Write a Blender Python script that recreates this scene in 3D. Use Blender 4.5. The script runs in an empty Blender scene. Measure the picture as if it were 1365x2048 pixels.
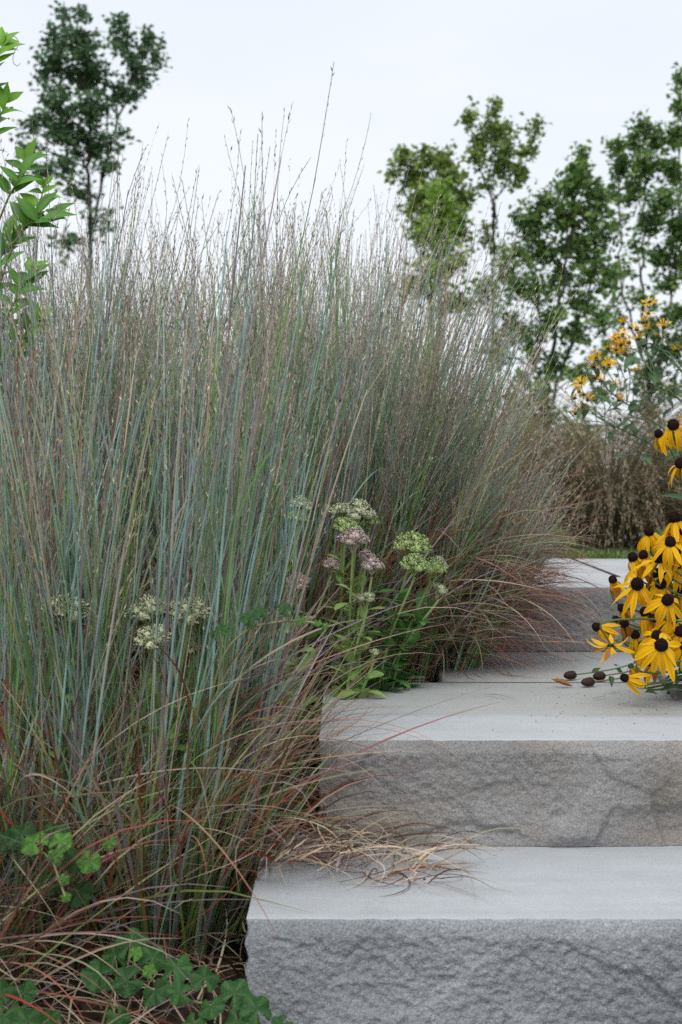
import bpy, math, random
import numpy as np
from mathutils import Vector, Matrix, noise as mnoise

# ------------------------------------------------------------------ camera
E = 0.6458                      # eye height above the bed at the foot of the steps
F = 2560.0                      # focal length in photo pixels (photo 1365 x 2048)
scene = bpy.context.scene
COL = scene.collection
cam_d = bpy.data.cameras.new("camera")
cam_d.sensor_fit = 'VERTICAL'; cam_d.sensor_height = 36.0; cam_d.lens = 45.0
cam_d.clip_start = 0.05; cam_d.clip_end = 2000
cam_d.dof.use_dof = True; cam_d.dof.focus_distance = 2.1; cam_d.dof.aperture_fstop = 8.0
cam = bpy.data.objects.new("camera", cam_d); COL.objects.link(cam)
cam.location = (0, 0, E); cam.rotation_euler = (math.radians(90), 0, 0)
scene.camera = cam

# ------------------------------------------------------------------ sky and sun (overcast)
SUN_EL, SUN_ROT = 52.0, 205.0
world = bpy.data.worlds.new("World"); scene.world = world; world.use_nodes = True
nt = world.node_tree; nt.nodes.clear()
def wn(t, **k):
    n = nt.nodes.new(t)
    for a, b in k.items(): setattr(n, a, b)
    return n
w_out = wn('ShaderNodeOutputWorld'); w_bg = wn('ShaderNodeBackground')
w_sky = wn('ShaderNodeTexSky', sky_type='NISHITA', sun_disc=False)
w_sky.sun_elevation = math.radians(SUN_EL); w_sky.sun_rotation = math.radians(SUN_ROT)
w_sky.air_density = 1.0; w_sky.dust_density = 1.5
w_tc = wn('ShaderNodeTexCoord'); w_map = wn('ShaderNodeMapping'); w_map.inputs['Scale'].default_value = (1.0, 1.0, 3.2)
w_no = wn('ShaderNodeTexNoise'); w_no.inputs['Scale'].default_value = 1.7; w_no.inputs['Detail'].default_value = 5
w_no.inputs['Roughness'].default_value = 0.5
w_rp = wn('ShaderNodeValToRGB')
w_rp.color_ramp.elements[0].position = 0.30; w_rp.color_ramp.elements[0].color = (8.9, 9.7, 10.6, 1)
w_rp.color_ramp.elements[1].position = 0.62; w_rp.color_ramp.elements[1].color = (10.2, 10.6, 11.1, 1)
w_mx = wn('ShaderNodeMix', data_type='RGBA'); w_mx.inputs[0].default_value = 0.90
L = nt.links
L.new(w_tc.outputs['Generated'], w_map.inputs['Vector']); L.new(w_map.outputs[0], w_no.inputs['Vector'])
L.new(w_no.outputs['Fac'], w_rp.inputs[0])
L.new(w_sky.outputs[0], w_mx.inputs[6]); L.new(w_rp.outputs[0], w_mx.inputs[7])
L.new(w_mx.outputs[2], w_bg.inputs['Color']); w_bg.inputs['Strength'].default_value = 0.098
L.new(w_bg.outputs[0], w_out.inputs[0])
sun_d = bpy.data.lights.new("sun", 'SUN'); sun_d.energy = 1.6; sun_d.angle = math.radians(40); sun_d.color = (1.0, 0.975, 0.94)
sun = bpy.data.objects.new("sun", sun_d); COL.objects.link(sun)
_a, _e = math.radians(SUN_ROT), math.radians(SUN_EL)
_dir = Vector((math.sin(_a) * math.cos(_e), math.cos(_a) * math.cos(_e), math.sin(_e)))
sun.rotation_euler = _dir.to_track_quat('Z', 'Y').to_euler(); sun.location = (0, 0, 20)
vs = scene.view_settings
vs.view_transform = 'Standard'; vs.look = 'None'; vs.gamma = 1.0; vs.exposure = 0.0; vs.use_curve_mapping = False
scene.render.engine = 'CYCLES'
scene.cycles.use_denoising = False
scene.cycles.max_bounces = 5; scene.cycles.diffuse_bounces = 3; scene.cycles.glossy_bounces = 2; scene.cycles.transmission_bounces = 3
scene.cycles.sample_clamp_indirect = 8

# ------------------------------------------------------------------ helpers
rng = np.random.default_rng(11); random.seed(5)
Z1, Z2, Z3 = 0.17, 0.32, 0.47             # tread heights
D1, D2, D2B, D3, D3B, D4 = 1.4975, 1.829, 2.453, 3.0, 3.46, 4.84

def W(px, py, d):                         # a photo pixel at distance d -> point
    return np.array([(px - 682.5) / F * d, d, E + (1022 - py) / F * d])
def nrm(v): return v / np.maximum(np.linalg.norm(v, axis=-1, keepdims=True), 1e-9)

def mesh(name, V, Q, C=None, mat=None, smooth=True):
    me = bpy.data.meshes.new(name)
    V = np.asarray(V, dtype=np.float32).reshape(-1, 3); Q = np.asarray(Q, dtype=np.int32).reshape(-1, 4)
    me.vertices.add(len(V)); me.vertices.foreach_set('co', V.ravel())
    me.loops.add(Q.size); me.loops.foreach_set('vertex_index', Q.ravel())
    me.polygons.add(len(Q)); me.polygons.foreach_set('loop_start', np.arange(0, Q.size, 4, dtype=np.int32))
    if smooth: me.polygons.foreach_set('use_smooth', np.ones(len(Q), dtype=bool))
    me.update(calc_edges=True)
    if C is not None:
        ca = me.color_attributes.new('col', 'FLOAT_COLOR', 'POINT')
        c4 = np.ones((len(V), 4), dtype=np.float32); c4[:, :3] = np.asarray(C, dtype=np.float32).reshape(-1, 3)
        ca.data.foreach_set('color', c4.ravel())
    if mat: me.materials.append(mat)
    return me

def join(chunks):
    Vs, Qs, Cs, o = [], [], [], 0
    for V, Q, C in chunks:
        V = np.asarray(V).reshape(-1, 3); Vs.append(V); Qs.append(np.asarray(Q).reshape(-1, 4) + o); o += len(V)
        Cs.append(np.asarray(C).reshape(-1, 3))
    return np.concatenate(Vs), np.concatenate(Qs), np.concatenate(Cs)

def obj(name, me, parent=None, mw=None, loc=None):
    o = bpy.data.objects.new(name, me); COL.objects.link(o)
    if parent is not None: o.parent = parent
    if mw is not None: o.matrix_local = mw
    if loc is not None: o.location = loc
    return o
def tag(o, label, cat, group=None, kind=None):
    if label: o['label'] = label
    if cat: o['category'] = cat
    if group: o['group'] = group
    if kind: o['kind'] = kind
    return o
def thing(name, loc, label, cat, group=None):
    o = bpy.data.objects.new(name, None); COL.objects.link(o); o.location = loc; o.empty_display_size = 0.05
    return tag(o, label, cat, group)
def wpart(name, me, root):                # a part whose vertices are in world coordinates
    return obj(name, me, root, loc=-root.location)
def frame(origin, d, up):                 # local +Y along d, local +Z near up
    d = Vector(d).normalized(); up = Vector(up)
    x = d.cross(up)
    if x.length < 1e-5: x = d.cross(Vector((0.3, 0.8, 0.52)))
    x.normalize(); z = x.cross(d)
    m = Matrix((x, d, z)).transposed().to_4x4(); m.translation = Vector(origin)
    return m

# batches of ribbons and tubes: P (N,K,3), R (N,K) half width, S (N,3) or None side vector, C (N,K,3)
def ribbons(P, R, C, S=None):
    N, K, _ = P.shape
    T = nrm(np.gradient(P, axis=1))
    if S is None: S = nrm(rng.normal(size=(N, 3)))
    side = nrm(np.cross(T, S[:, None, :]))
    V = np.stack([P - side * R[..., None], P + side * R[..., None]], axis=2)         # N,K,2,3
    Cc = np.repeat(C[:, :, None, :], 2, axis=2)
    k = np.arange(K - 1)
    q = np.stack([2 * k, 2 * k + 1, 2 * k + 3, 2 * k + 2], axis=1)
    Q = (q[None] + (np.arange(N) * 2 * K)[:, None, None])
    return V.reshape(-1, 3), Q.reshape(-1, 4), Cc.reshape(-1, 3)
def creased(P, R, C, S, depth=0.45):      # ribbon folded along its midrib
    N, K, _ = P.shape
    T = nrm(np.gradient(P, axis=1)); side = nrm(np.cross(T, S[:, None, :])); up = np.cross(side, T)
    V = np.stack([P - side * R[..., None] + up * (R * depth)[..., None], P, P + side * R[..., None] + up * (R * depth)[..., None]], axis=2)
    Cc = np.stack([C, C * 1.12, C], axis=2)
    k = np.arange(K - 1)
    q = np.concatenate([np.stack([3 * k, 3 * k + 1, 3 * k + 4, 3 * k + 3], 1), np.stack([3 * k + 1, 3 * k + 2, 3 * k + 5, 3 * k + 4], 1)])
    Q = (q[None] + (np.arange(N) * 3 * K)[:, None, None])
    return V.reshape(-1, 3), Q.reshape(-1, 4), Cc.reshape(-1, 3)
def tubes(P, R, C, sides=3):
    N, K, _ = P.shape
    T = nrm(np.gradient(P, axis=1))
    ref = np.tile(np.array([0.31, 0.94, 0.12]), (N, 1))
    n1 = nrm(np.cross(T, ref[:, None, :])); n2 = np.cross(T, n1)
    a = np.arange(sides) * 2 * math.pi / sides
    V = P[:, :, None, :] + R[:, :, None, None] * (n1[:, :, None, :] * np.cos(a)[None, None, :, None] + n2[:, :, None, :] * np.sin(a)[None, None, :, None])
    Cc = np.repeat(C[:, :, None, :], sides, axis=2)
    q = []
    for k in range(K - 1):
        for s in range(sides):
            s2 = (s + 1) % sides
            q.append([k * sides + s, k * sides + s2, (k + 1) * sides + s2, (k + 1) * sides + s])
    q = np.array(q)
    Q = q[None] + (np.arange(N) * K * sides)[:, None, None]
    return V.reshape(-1, 3), Q.reshape(-1, 4), Cc.reshape(-1, 3)
def diamonds(O, D, Ln, Wd, C, fold=0.0):  # O,D (N,3): flat kite faces along D
    N = len(O); s = nrm(np.cross(D, nrm(rng.normal(size=(N, 3)))))
    up = np.cross(s, D)
    m = O + D * (Ln * 0.45)[:, None]
    V = np.stack([O, m + s * (Wd / 2)[:, None] + up * (Wd * fold)[:, None], O + D * Ln[:, None], m - s * (Wd / 2)[:, None] + up * (Wd * fold)[:, None]], axis=1)
    Q = np.arange(4)[None] + (np.arange(N) * 4)[:, None]
    return V.reshape(-1, 3), Q, np.repeat(C[:, None, :], 4, axis=1).reshape(-1, 3)
def one_tube(pts, r0, r1, col, sides=5, col2=None, sub=1):
    P = np.array(pts, dtype=float)
    if sub > 1: P = smooth_path(P, sub)
    K = len(P); t = np.linspace(0, 1, K)
    R = r0 + (r1 - r0) * t
    c = np.array(col); c2 = c if col2 is None else np.array(col2)
    C = c[None] * (1 - t[:, None]) + c2[None] * t[:, None]
    return tubes(P[None], R[None], C[None], sides)
def smooth_path(P, sub):                  # Catmull-Rom
    P = np.asarray(P, float); Q = np.vstack([2 * P[0] - P[1], P, 2 * P[-1] - P[-2]]); out = []
    for i in range(1, len(Q) - 2):
        for u in np.linspace(0, 1, sub, endpoint=False):
            a, b, c, d = Q[i - 1], Q[i], Q[i + 1], Q[i + 2]
            out.append(0.5 * (2 * b + (c - a) * u + (2 * a - 5 * b + 4 * c - d) * u * u + (3 * b - a - 3 * c + d) * u ** 3))
    out.append(P[-1]); return np.array(out)

# ------------------------------------------------------------------ materials
def new_mat(name):
    m = bpy.data.materials.new(name); m.use_nodes = True
    t = m.node_tree; t.nodes.clear()
    return m, t, t.nodes.new('ShaderNodeOutputMaterial')
def plant_mat(name, rough=0.5, trans=0.25, attr='col', base=None, var=0.25, spec=0.35, sheen=0.0, vein=0.0):
    m, t, out = new_mat(name); N = t.nodes; K = t.links
    if base is None:
        a = N.new('ShaderNodeAttribute'); a.attribute_name = attr; c = a.outputs['Color']
    else:
        a = N.new('ShaderNodeRGB'); a.outputs[0].default_value = (*base, 1); c = a.outputs[0]
    oi = N.new('ShaderNodeObjectInfo')
    no = N.new('ShaderNodeTexNoise'); no.inputs['Scale'].default_value = 60; no.inputs['Detail'].default_value = 3
    tc = N.new('ShaderNodeTexCoord'); K.new(tc.outputs['Object'], no.inputs['Vector'])
    ad = N.new('ShaderNodeMath'); ad.operation = 'ADD'; K.new(oi.outputs['Random'], ad.inputs[0]); K.new(no.outputs['Fac'], ad.inputs[1])
    mr = N.new('ShaderNodeMapRange'); mr.inputs[1].default_value = 0.2; mr.inputs[2].default_value = 1.8
    mr.inputs[3].default_value = 1 - var; mr.inputs[4].default_value = 1 + var; K.new(ad.outputs[0], mr.inputs[0])
    mx = N.new('ShaderNodeMix'); mx.data_type = 'RGBA'; mx.blend_type = 'MULTIPLY'; mx.inputs[0].default_value = 1
    K.new(c, mx.inputs[6]); K.new(mr.outputs[0], mx.inputs[7])
    p = N.new('ShaderNodeBsdfPrincipled'); p.inputs['Roughness'].default_value = rough; p.inputs['Specular IOR Level'].default_value = spec
    K.new(mx.outputs[2], p.inputs['Base Color'])
    if vein:
        bp = N.new('ShaderNodeBump'); bp.inputs['Strength'].default_value = vein; bp.inputs['Distance'].default_value = 0.002
        n2 = N.new('ShaderNodeTexVoronoi'); n2.feature = 'DISTANCE_TO_EDGE'; n2.inputs['Scale'].default_value = 220
        K.new(tc.outputs['Object'], n2.inputs['Vector']); K.new(n2.outputs[0], bp.inputs['Height']); K.new(bp.outputs[0], p.inputs['Normal'])
    if trans > 0:
        tr = N.new('ShaderNodeBsdfTranslucent'); K.new(mx.outputs[2], tr.inputs['Color'])
        ms = N.new('ShaderNodeMixShader'); ms.inputs[0].default_value = trans
        K.new(p.outputs[0], ms.inputs[1]); K.new(tr.outputs[0], ms.inputs[2]); K.new(ms.outputs[0], out.inputs[0])
    else: K.new(p.outputs[0], out.inputs[0])
    return m
M_GRASS = plant_mat('grass_blade', 0.5, 0.22, var=0.22)
M_STEM = plant_mat('grass_stem', 0.5, 0.0, var=0.2)
M_SEED = plant_mat('seed_head', 0.8, 0.2, var=0.15, spec=0.1)
M_LEAF = plant_mat('leaf', 0.42, 0.25, var=0.25)
M_TREE = plant_mat('tree_leaf', 0.5, 0.35, var=0.12)
M_SUCC = plant_mat('fleshy_leaf', 0.45, 0.12, var=0.22)
M_BUD = plant_mat('sedum_bud', 0.6, 0.1, var=0.08, spec=0.2)
M_PETAL = plant_mat('petal', 0.55, 0.2, var=0.14, spec=0.2)
M_CONE = plant_mat('flower_cone', 0.8, 0.0, var=0.4, spec=0.15)
M_BARK = plant_mat('bark', 0.85, 0.0, var=0.3, spec=0.1)
M_CRINKLE = plant_mat('crinkled_leaf', 0.5, 0.15, var=0.25, vein=0.8)
M_DRY = plant_mat('dry_litter', 0.85, 0.1, var=0.3, spec=0.1)

def stone_mat(name, c_lo, c_hi, streak, bump, grain_scale=420, stain=None, speck=0.5, warm=None):
    m, t, out = new_mat(name); N = t.nodes; K = t.links
    tc = N.new('ShaderNodeTexCoord'); mp = N.new('ShaderNodeMapping'); mp.inputs['Scale'].default_value = streak
    K.new(tc.outputs['Object'], mp.inputs['Vector'])
    big = N.new('ShaderNodeTexNoise'); big.inputs['Scale'].default_value = 5; big.inputs['Detail'].default_value = 8; big.inputs['Roughness'].default_value = 0.6
    K.new(mp.outputs[0], big.inputs['Vector'])
    fine = N.new('ShaderNodeTexNoise'); fine.inputs['Scale'].default_value = grain_scale; fine.inputs['Detail'].default_value = 3
    K.new(tc.outputs['Object'], fine.inputs['Vector'])
    rp = N.new('ShaderNodeValToRGB'); rp.color_ramp.elements[0].position = 0.33; rp.color_ramp.elements[1].position = 0.68
    rp.color_ramp.elements[0].color = (*c_lo, 1); rp.color_ramp.elements[1].color = (*c_hi, 1); K.new(big.outputs['Fac'], rp.inputs[0])
    mr = N.new('ShaderNodeMapRange'); mr.inputs[1].default_value = 0.3; mr.inputs[2].default_value = 0.7
    mr.inputs[3].default_value = 1 - 0.3 * speck; mr.inputs[4].default_value = 1 + 0.3 * speck; K.new(fine.outputs['Fac'], mr.inputs[0])
    mx = N.new('ShaderNodeMix'); mx.data_type = 'RGBA'; mx.blend_type = 'MULTIPLY'; mx.inputs[0].default_value = 1
    K.new(rp.outputs[0], mx.inputs[6]); K.new(mr.outputs[0], mx.inputs[7])
    c = mx.outputs[2]
    # scattered dark grains
    vo = N.new('ShaderNodeTexVoronoi'); vo.inputs['Scale'].default_value = 95; K.new(tc.outputs['Object'], vo.inputs['Vector'])
    cp = N.new('ShaderNodeMapRange'); cp.inputs[1].default_value = 0.05; cp.inputs[2].default_value = 0.11; cp.inputs[3].default_value = 0.55; cp.inputs[4].default_value = 1.0
    K.new(vo.outputs['Distance'], cp.inputs[0])
    m3 = N.new('ShaderNodeMix'); m3.data_type = 'RGBA'; m3.blend_type = 'MULTIPLY'; m3.inputs[0].default_value = 0.5
    K.new(c, m3.inputs[6]); K.new(cp.outputs[0], m3.inputs[7]); c = m3.outputs[2]
    mo = N.new('ShaderNodeTexNoise'); mo.inputs['Scale'].default_value = 11; mo.inputs['Detail'].default_value = 6; mo.inputs['Roughness'].default_value = 0.7; K.new(tc.outputs['Object'], mo.inputs['Vector'])
    mo2 = N.new('ShaderNodeMapRange'); mo2.inputs[1].default_value = 0.3; mo2.inputs[2].default_value = 0.7; mo2.inputs[3].default_value = 0.92; mo2.inputs[4].default_value = 1.05; K.new(mo.outputs['Fac'], mo2.inputs[0])
    m7 = N.new('ShaderNodeMix'); m7.data_type = 'RGBA'; m7.blend_type = 'MULTIPLY'; m7.inputs[0].default_value = 1; K.new(c, m7.inputs[6]); K.new(mo2.outputs[0], m7.inputs[7]); c = m7.outputs[2]
    if warm:       # rusty mineral patches
        wn_ = N.new('ShaderNodeTexNoise'); wn_.inputs['Scale'].default_value = 7; wn_.inputs['Detail'].default_value = 4
        mp2 = N.new('ShaderNodeMapping'); mp2.inputs['Location'].default_value = (3.1, 7.7, 1.3); K.new(tc.outputs['Object'], mp2.inputs['Vector']); K.new(mp2.outputs[0], wn_.inputs['Vector'])
        r2 = N.new('ShaderNodeMapRange'); r2.inputs[1].default_value = 0.45; r2.inputs[2].default_value = 0.7; K.new(wn_.outputs['Fac'], r2.inputs[0])
        m4 = N.new('ShaderNodeMix'); m4.data_type = 'RGBA'; K.new(r2.outputs[0], m4.inputs[0]); K.new(c, m4.inputs[6])
        m5 = N.new('ShaderNodeMix'); m5.data_type = 'RGBA'; m5.blend_type = 'MULTIPLY'; m5.inputs[0].default_value = 1; K.new(c, m5.inputs[6]); m5.inputs[7].default_value = (*warm, 1)
        K.new(m5.outputs[2], m4.inputs[7]); c = m4.outputs[2]
    if stain:      # a weathered band, (y0, y1, colour factor)
        sx = N.new('ShaderNodeSeparateXYZ'); K.new(tc.outputs['Object'], sx.inputs[0])
        sn = N.new('ShaderNodeTexNoise'); sn.inputs['Scale'].default_value = 6; sn.inputs['Detail'].default_value = 5; K.new(tc.outputs['Object'], sn.inputs['Vector'])
        jm = N.new('ShaderNodeMath'); jm.operation = 'MULTIPLY_ADD'; K.new(sn.outputs['Fac'], jm.inputs[0]); jm.inputs[1].default_value = 0.07; K.new(sx.outputs['Y'], jm.inputs[2])
        r3 = N.new('ShaderNodeMapRange'); r3.inputs[1].default_value = stain[0]; r3.inputs[2].default_value = stain[1]; K.new(jm.outputs[0], r3.inputs[0])
        m6 = N.new('ShaderNodeMix'); m6.data_type = 'RGBA'; m6.blend_type = 'MULTIPLY'; K.new(r3.outputs[0], m6.inputs[0]); K.new(c, m6.inputs[6]); m6.inputs[7].default_value = (*stain[2], 1)
        c = m6.outputs[2]
    p = N.new('ShaderNodeBsdfPrincipled'); p.inputs['Roughness'].default_value = 0.82; p.inputs['Specular IOR Level'].default_value = 0.25
    K.new(c, p.inputs['Base Color'])
    bp = N.new('ShaderNodeBump'); bp.inputs['Strength'].default_value = bump; bp.inputs['Distance'].default_value = 0.004
    fb = N.new('ShaderNodeTexNoise'); fb.inputs['Scale'].default_value = 230; fb.inputs['Detail'].default_value = 6; fb.inputs['Roughness'].default_value = 0.65
    K.new(tc.outputs['Object'], fb.inputs['Vector']); K.new(fb.outputs['Fac'], bp.inputs['Height']); K.new(bp.outputs[0], p.inputs['Normal'])
    K.new(p.outputs[0], out.inputs[0])
    return m
ST = (0.6, 7.0, 3.0)
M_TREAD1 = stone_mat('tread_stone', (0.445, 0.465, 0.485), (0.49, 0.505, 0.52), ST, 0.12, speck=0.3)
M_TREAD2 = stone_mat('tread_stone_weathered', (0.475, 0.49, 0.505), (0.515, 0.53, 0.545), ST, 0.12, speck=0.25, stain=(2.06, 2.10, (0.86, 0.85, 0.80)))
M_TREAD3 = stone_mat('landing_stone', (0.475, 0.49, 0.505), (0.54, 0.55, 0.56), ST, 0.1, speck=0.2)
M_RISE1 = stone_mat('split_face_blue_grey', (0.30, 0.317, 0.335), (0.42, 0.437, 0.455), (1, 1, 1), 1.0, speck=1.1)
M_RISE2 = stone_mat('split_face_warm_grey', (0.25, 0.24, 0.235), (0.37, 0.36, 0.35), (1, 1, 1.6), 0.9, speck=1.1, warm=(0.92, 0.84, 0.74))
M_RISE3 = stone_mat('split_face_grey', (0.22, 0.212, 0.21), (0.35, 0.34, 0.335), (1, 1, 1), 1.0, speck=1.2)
M_ROCK = stone_mat('boulder', (0.24, 0.235, 0.23), (0.42, 0.41, 0.40), (1, 1, 1), 0.8, speck=0.6)

def soil_mat():
    m, t, out = new_mat('soil'); N = t.nodes; K = t.links
    tc = N.new('ShaderNodeTexCoord'); sx = N.new('ShaderNodeSeparateXYZ'); K.new(tc.outputs['Object'], sx.inputs[0])
    n1 = N.new('ShaderNodeTexNoise'); n1.inputs['Scale'].default_value = 45; n1.inputs['Detail'].default_value = 7; K.new(tc.outputs['Object'], n1.inputs['Vector'])
    rp = N.new('ShaderNodeValToRGB'); rp.color_ramp.elements[0].color = (0.018, 0.013, 0.01, 1); rp.color_ramp.elements[1].color = (0.09, 0.065, 0.045, 1)
    rp.color_ramp.elements[0].position = 0.35; rp.color_ramp.elements[1].position = 0.7; K.new(n1.outputs['Fac'], rp.inputs[0])
    n2 = N.new('ShaderNodeTexNoise'); n2.inputs['Scale'].default_value = 0.6; n2.inputs['Detail'].default_value = 6; K.new(tc.outputs['Object'], n2.inputs['Vector'])
    r2 = N.new('ShaderNodeValToRGB'); r2.color_ramp.elements[0].color = (0.06, 0.11, 0.025, 1); r2.color_ramp.elements[1].color = (0.13, 0.17, 0.05, 1); K.new(n2.outputs['Fac'], r2.inputs[0])
    mr = N.new('ShaderNodeMapRange'); mr.inputs[1].default_value = 5.0; mr.inputs[2].default_value = 5.3; K.new(sx.outputs['Y'], mr.inputs[0])
    mx = N.new('ShaderNodeMix'); mx.data_type = 'RGBA'; K.new(mr.outputs[0], mx.inputs[0]); K.new(rp.outputs[0], mx.inputs[6]); K.new(r2.outputs[0], mx.inputs[7])
    p = N.new('ShaderNodeBsdfPrincipled'); p.inputs['Roughness'].default_value = 0.95; p.inputs['Specular IOR Level'].default_value = 0.1
    K.new(mx.outputs[2], p.inputs['Base Color'])
    bp = N.new('ShaderNodeBump'); bp.inputs['Distance'].default_value = 0.01; K.new(n1.outputs['Fac'], bp.inputs['Height']); K.new(bp.outputs[0], p.inputs['Normal'])
    K.new(p.outputs[0], out.inputs[0]); return m
M_SOIL = soil_mat()

# ------------------------------------------------------------------ ground: planting beds stepping up to a lawn
XL1, XL2, XL2B, XL3 = -0.11, -0.03, 0.20, 0.22     # left ends of the slabs
def left_end(y):
    return XL1 if y < D2 else XL2 if y < D2B else XL2B if y < D3 else XL3
def bed(y): return float(np.interp(y, [0, 1.45, 1.85, 2.35, 2.75, 3.3, 5, 60], [0, 0.01, 0.07, 0.26, 0.325, 0.42, 0.452, 0.452]))
def tread(y):
    return Z1 if D1 <= y < D2 else Z2 if D2 <= y < D3 else Z3 if D3 <= y < D4 else None
def ground_z(x, y):
    t = tread(y)
    if t is not None and left_end(y) - 0.012 < x < (0.74 if y < D3 else 3.0): return t - 0.17
    if t is None and y < D1 and x > XL1 - 0.01: return 0.0
    if x >= 0.74 and D1 <= y < D3: return float(np.interp(y, [D1, D2, 2.2, D3], [0.0, 0.10, 0.30, 0.40]))
    return bed(y)
def surf_z(x, y):                          # what a drooping blade would rest on
    t = tread(y)
    if t is not None and x > left_end(y): return t
    return ground_z(x, y)
xs = np.concatenate([[-400, -150, -60, -25, -12, -6, -3, -2], np.arange(-1.5, 1.61, 0.02), [1.8, 2.2, 2.6, 3, 3.5, 5, 8, 14, 25, 60, 150, 400]])
ys = np.concatenate([[-60, -20, -6, -2, 0, 0.6, 1.0, 1.2], np.arange(1.3, 5.6, 0.03), [6, 7, 8, 10, 13, 18, 25, 40, 70, 140, 300, 900]])
GV = np.zeros((len(ys), len(xs), 3))
for j, y in enumerate(ys):
    for i, x in enumerate(xs):
        z = ground_z(x, y) + (0.012 * mnoise.noise(Vector((x * 9, y * 9, 0))) if y < 5.2 and abs(x) < 2 else 0)
        GV[j, i] = (x, y, z - 0.004)
nx = len(xs); jj, ii = np.meshgrid(np.arange(len(ys) - 1), np.arange(nx - 1), indexing='ij')
GQ = np.stack([jj * nx + ii, jj * nx + ii + 1, (jj + 1) * nx + ii + 1, (jj + 1) * nx + ii], -1).reshape(-1, 4)
tag(obj('ground', mesh('ground', GV, GQ, mat=M_SOIL)), None, None, kind='structure')

# ------------------------------------------------------------------ stone steps
def rock_depth(x, z, seed, flakes, rough, facets=None, under=None):
    v = Vector((x * 7 + seed, z * 9 + seed * 2, seed))
    d = (0.010 if facets else 0.005) * mnoise.noise(v) + rough * 0.0014 * mnoise.noise(Vector((x * 38, z * 44, seed))) + rough * 0.0022 * mnoise.noise(Vector((x * 95, z * 105, seed))) \
        + rough * 0.0014 * mnoise.noise(Vector((x * 190, z * 210, seed)))
    if facets:                                        # split planes meeting in crisp edges
        wx = x + 0.018 * mnoise.noise(Vector((x * 16, z * 16, seed + 4))); wz = z + 0.018 * mnoise.noise(Vector((x * 16, z * 16, seed + 9)))
        best = sorted(((wx - f[0]) ** 2 + ((wz - f[1]) * 1.25) ** 2, f) for f in facets)[:2]
        p1, p2 = [f[2] + f[3] * (x - f[0]) + f[4] * (z - f[1]) for _, f in best]
        g = math.sqrt(best[1][0]) - math.sqrt(best[0][0]); k = min(1.0, g / 0.006)
        d += p1 * (0.5 + 0.5 * k) + p2 * (0.5 - 0.5 * k)
    if under:                                         # undercut along the foot
        zc = E + (1022 - np.interp(682.5 + x * F / D2, under[0], under[1]) ) / F * D2 + 0.010 * mnoise.noise(Vector((x * 22, seed, 1))) + 0.004 * mnoise.noise(Vector((x * 75, seed, 3)))
        q = (zc - z) / (0.006 + 0.02 * (0.5 + 0.5 * mnoise.noise(Vector((x * 12, 4, seed)))))
        if q > 0: d -= 0.009 * min(1, q) * max(0.25, 1 - (zc - z) * 9)
    for (cx, cz, ax, az, ang, dep, k) in flakes:      # conchoidal spalls: a hollow with one crisp lip
        dx, dz = x - cx, z - cz; ca, sa = math.cos(ang), math.sin(ang)
        u, w = (dx * ca + dz * sa) / ax, (-dx * sa + dz * ca) / az
        wob = 0.25 * mnoise.noise(Vector((x * 14, z * 14, seed + k)))
        r = math.sqrt(u * u + w * w) + wob
        if r < 1: d -= dep * (0.35 + 0.65 * max(0, u * 0.5 + 0.5)) * min(1, (1 - r) * 9)
    return d
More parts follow.
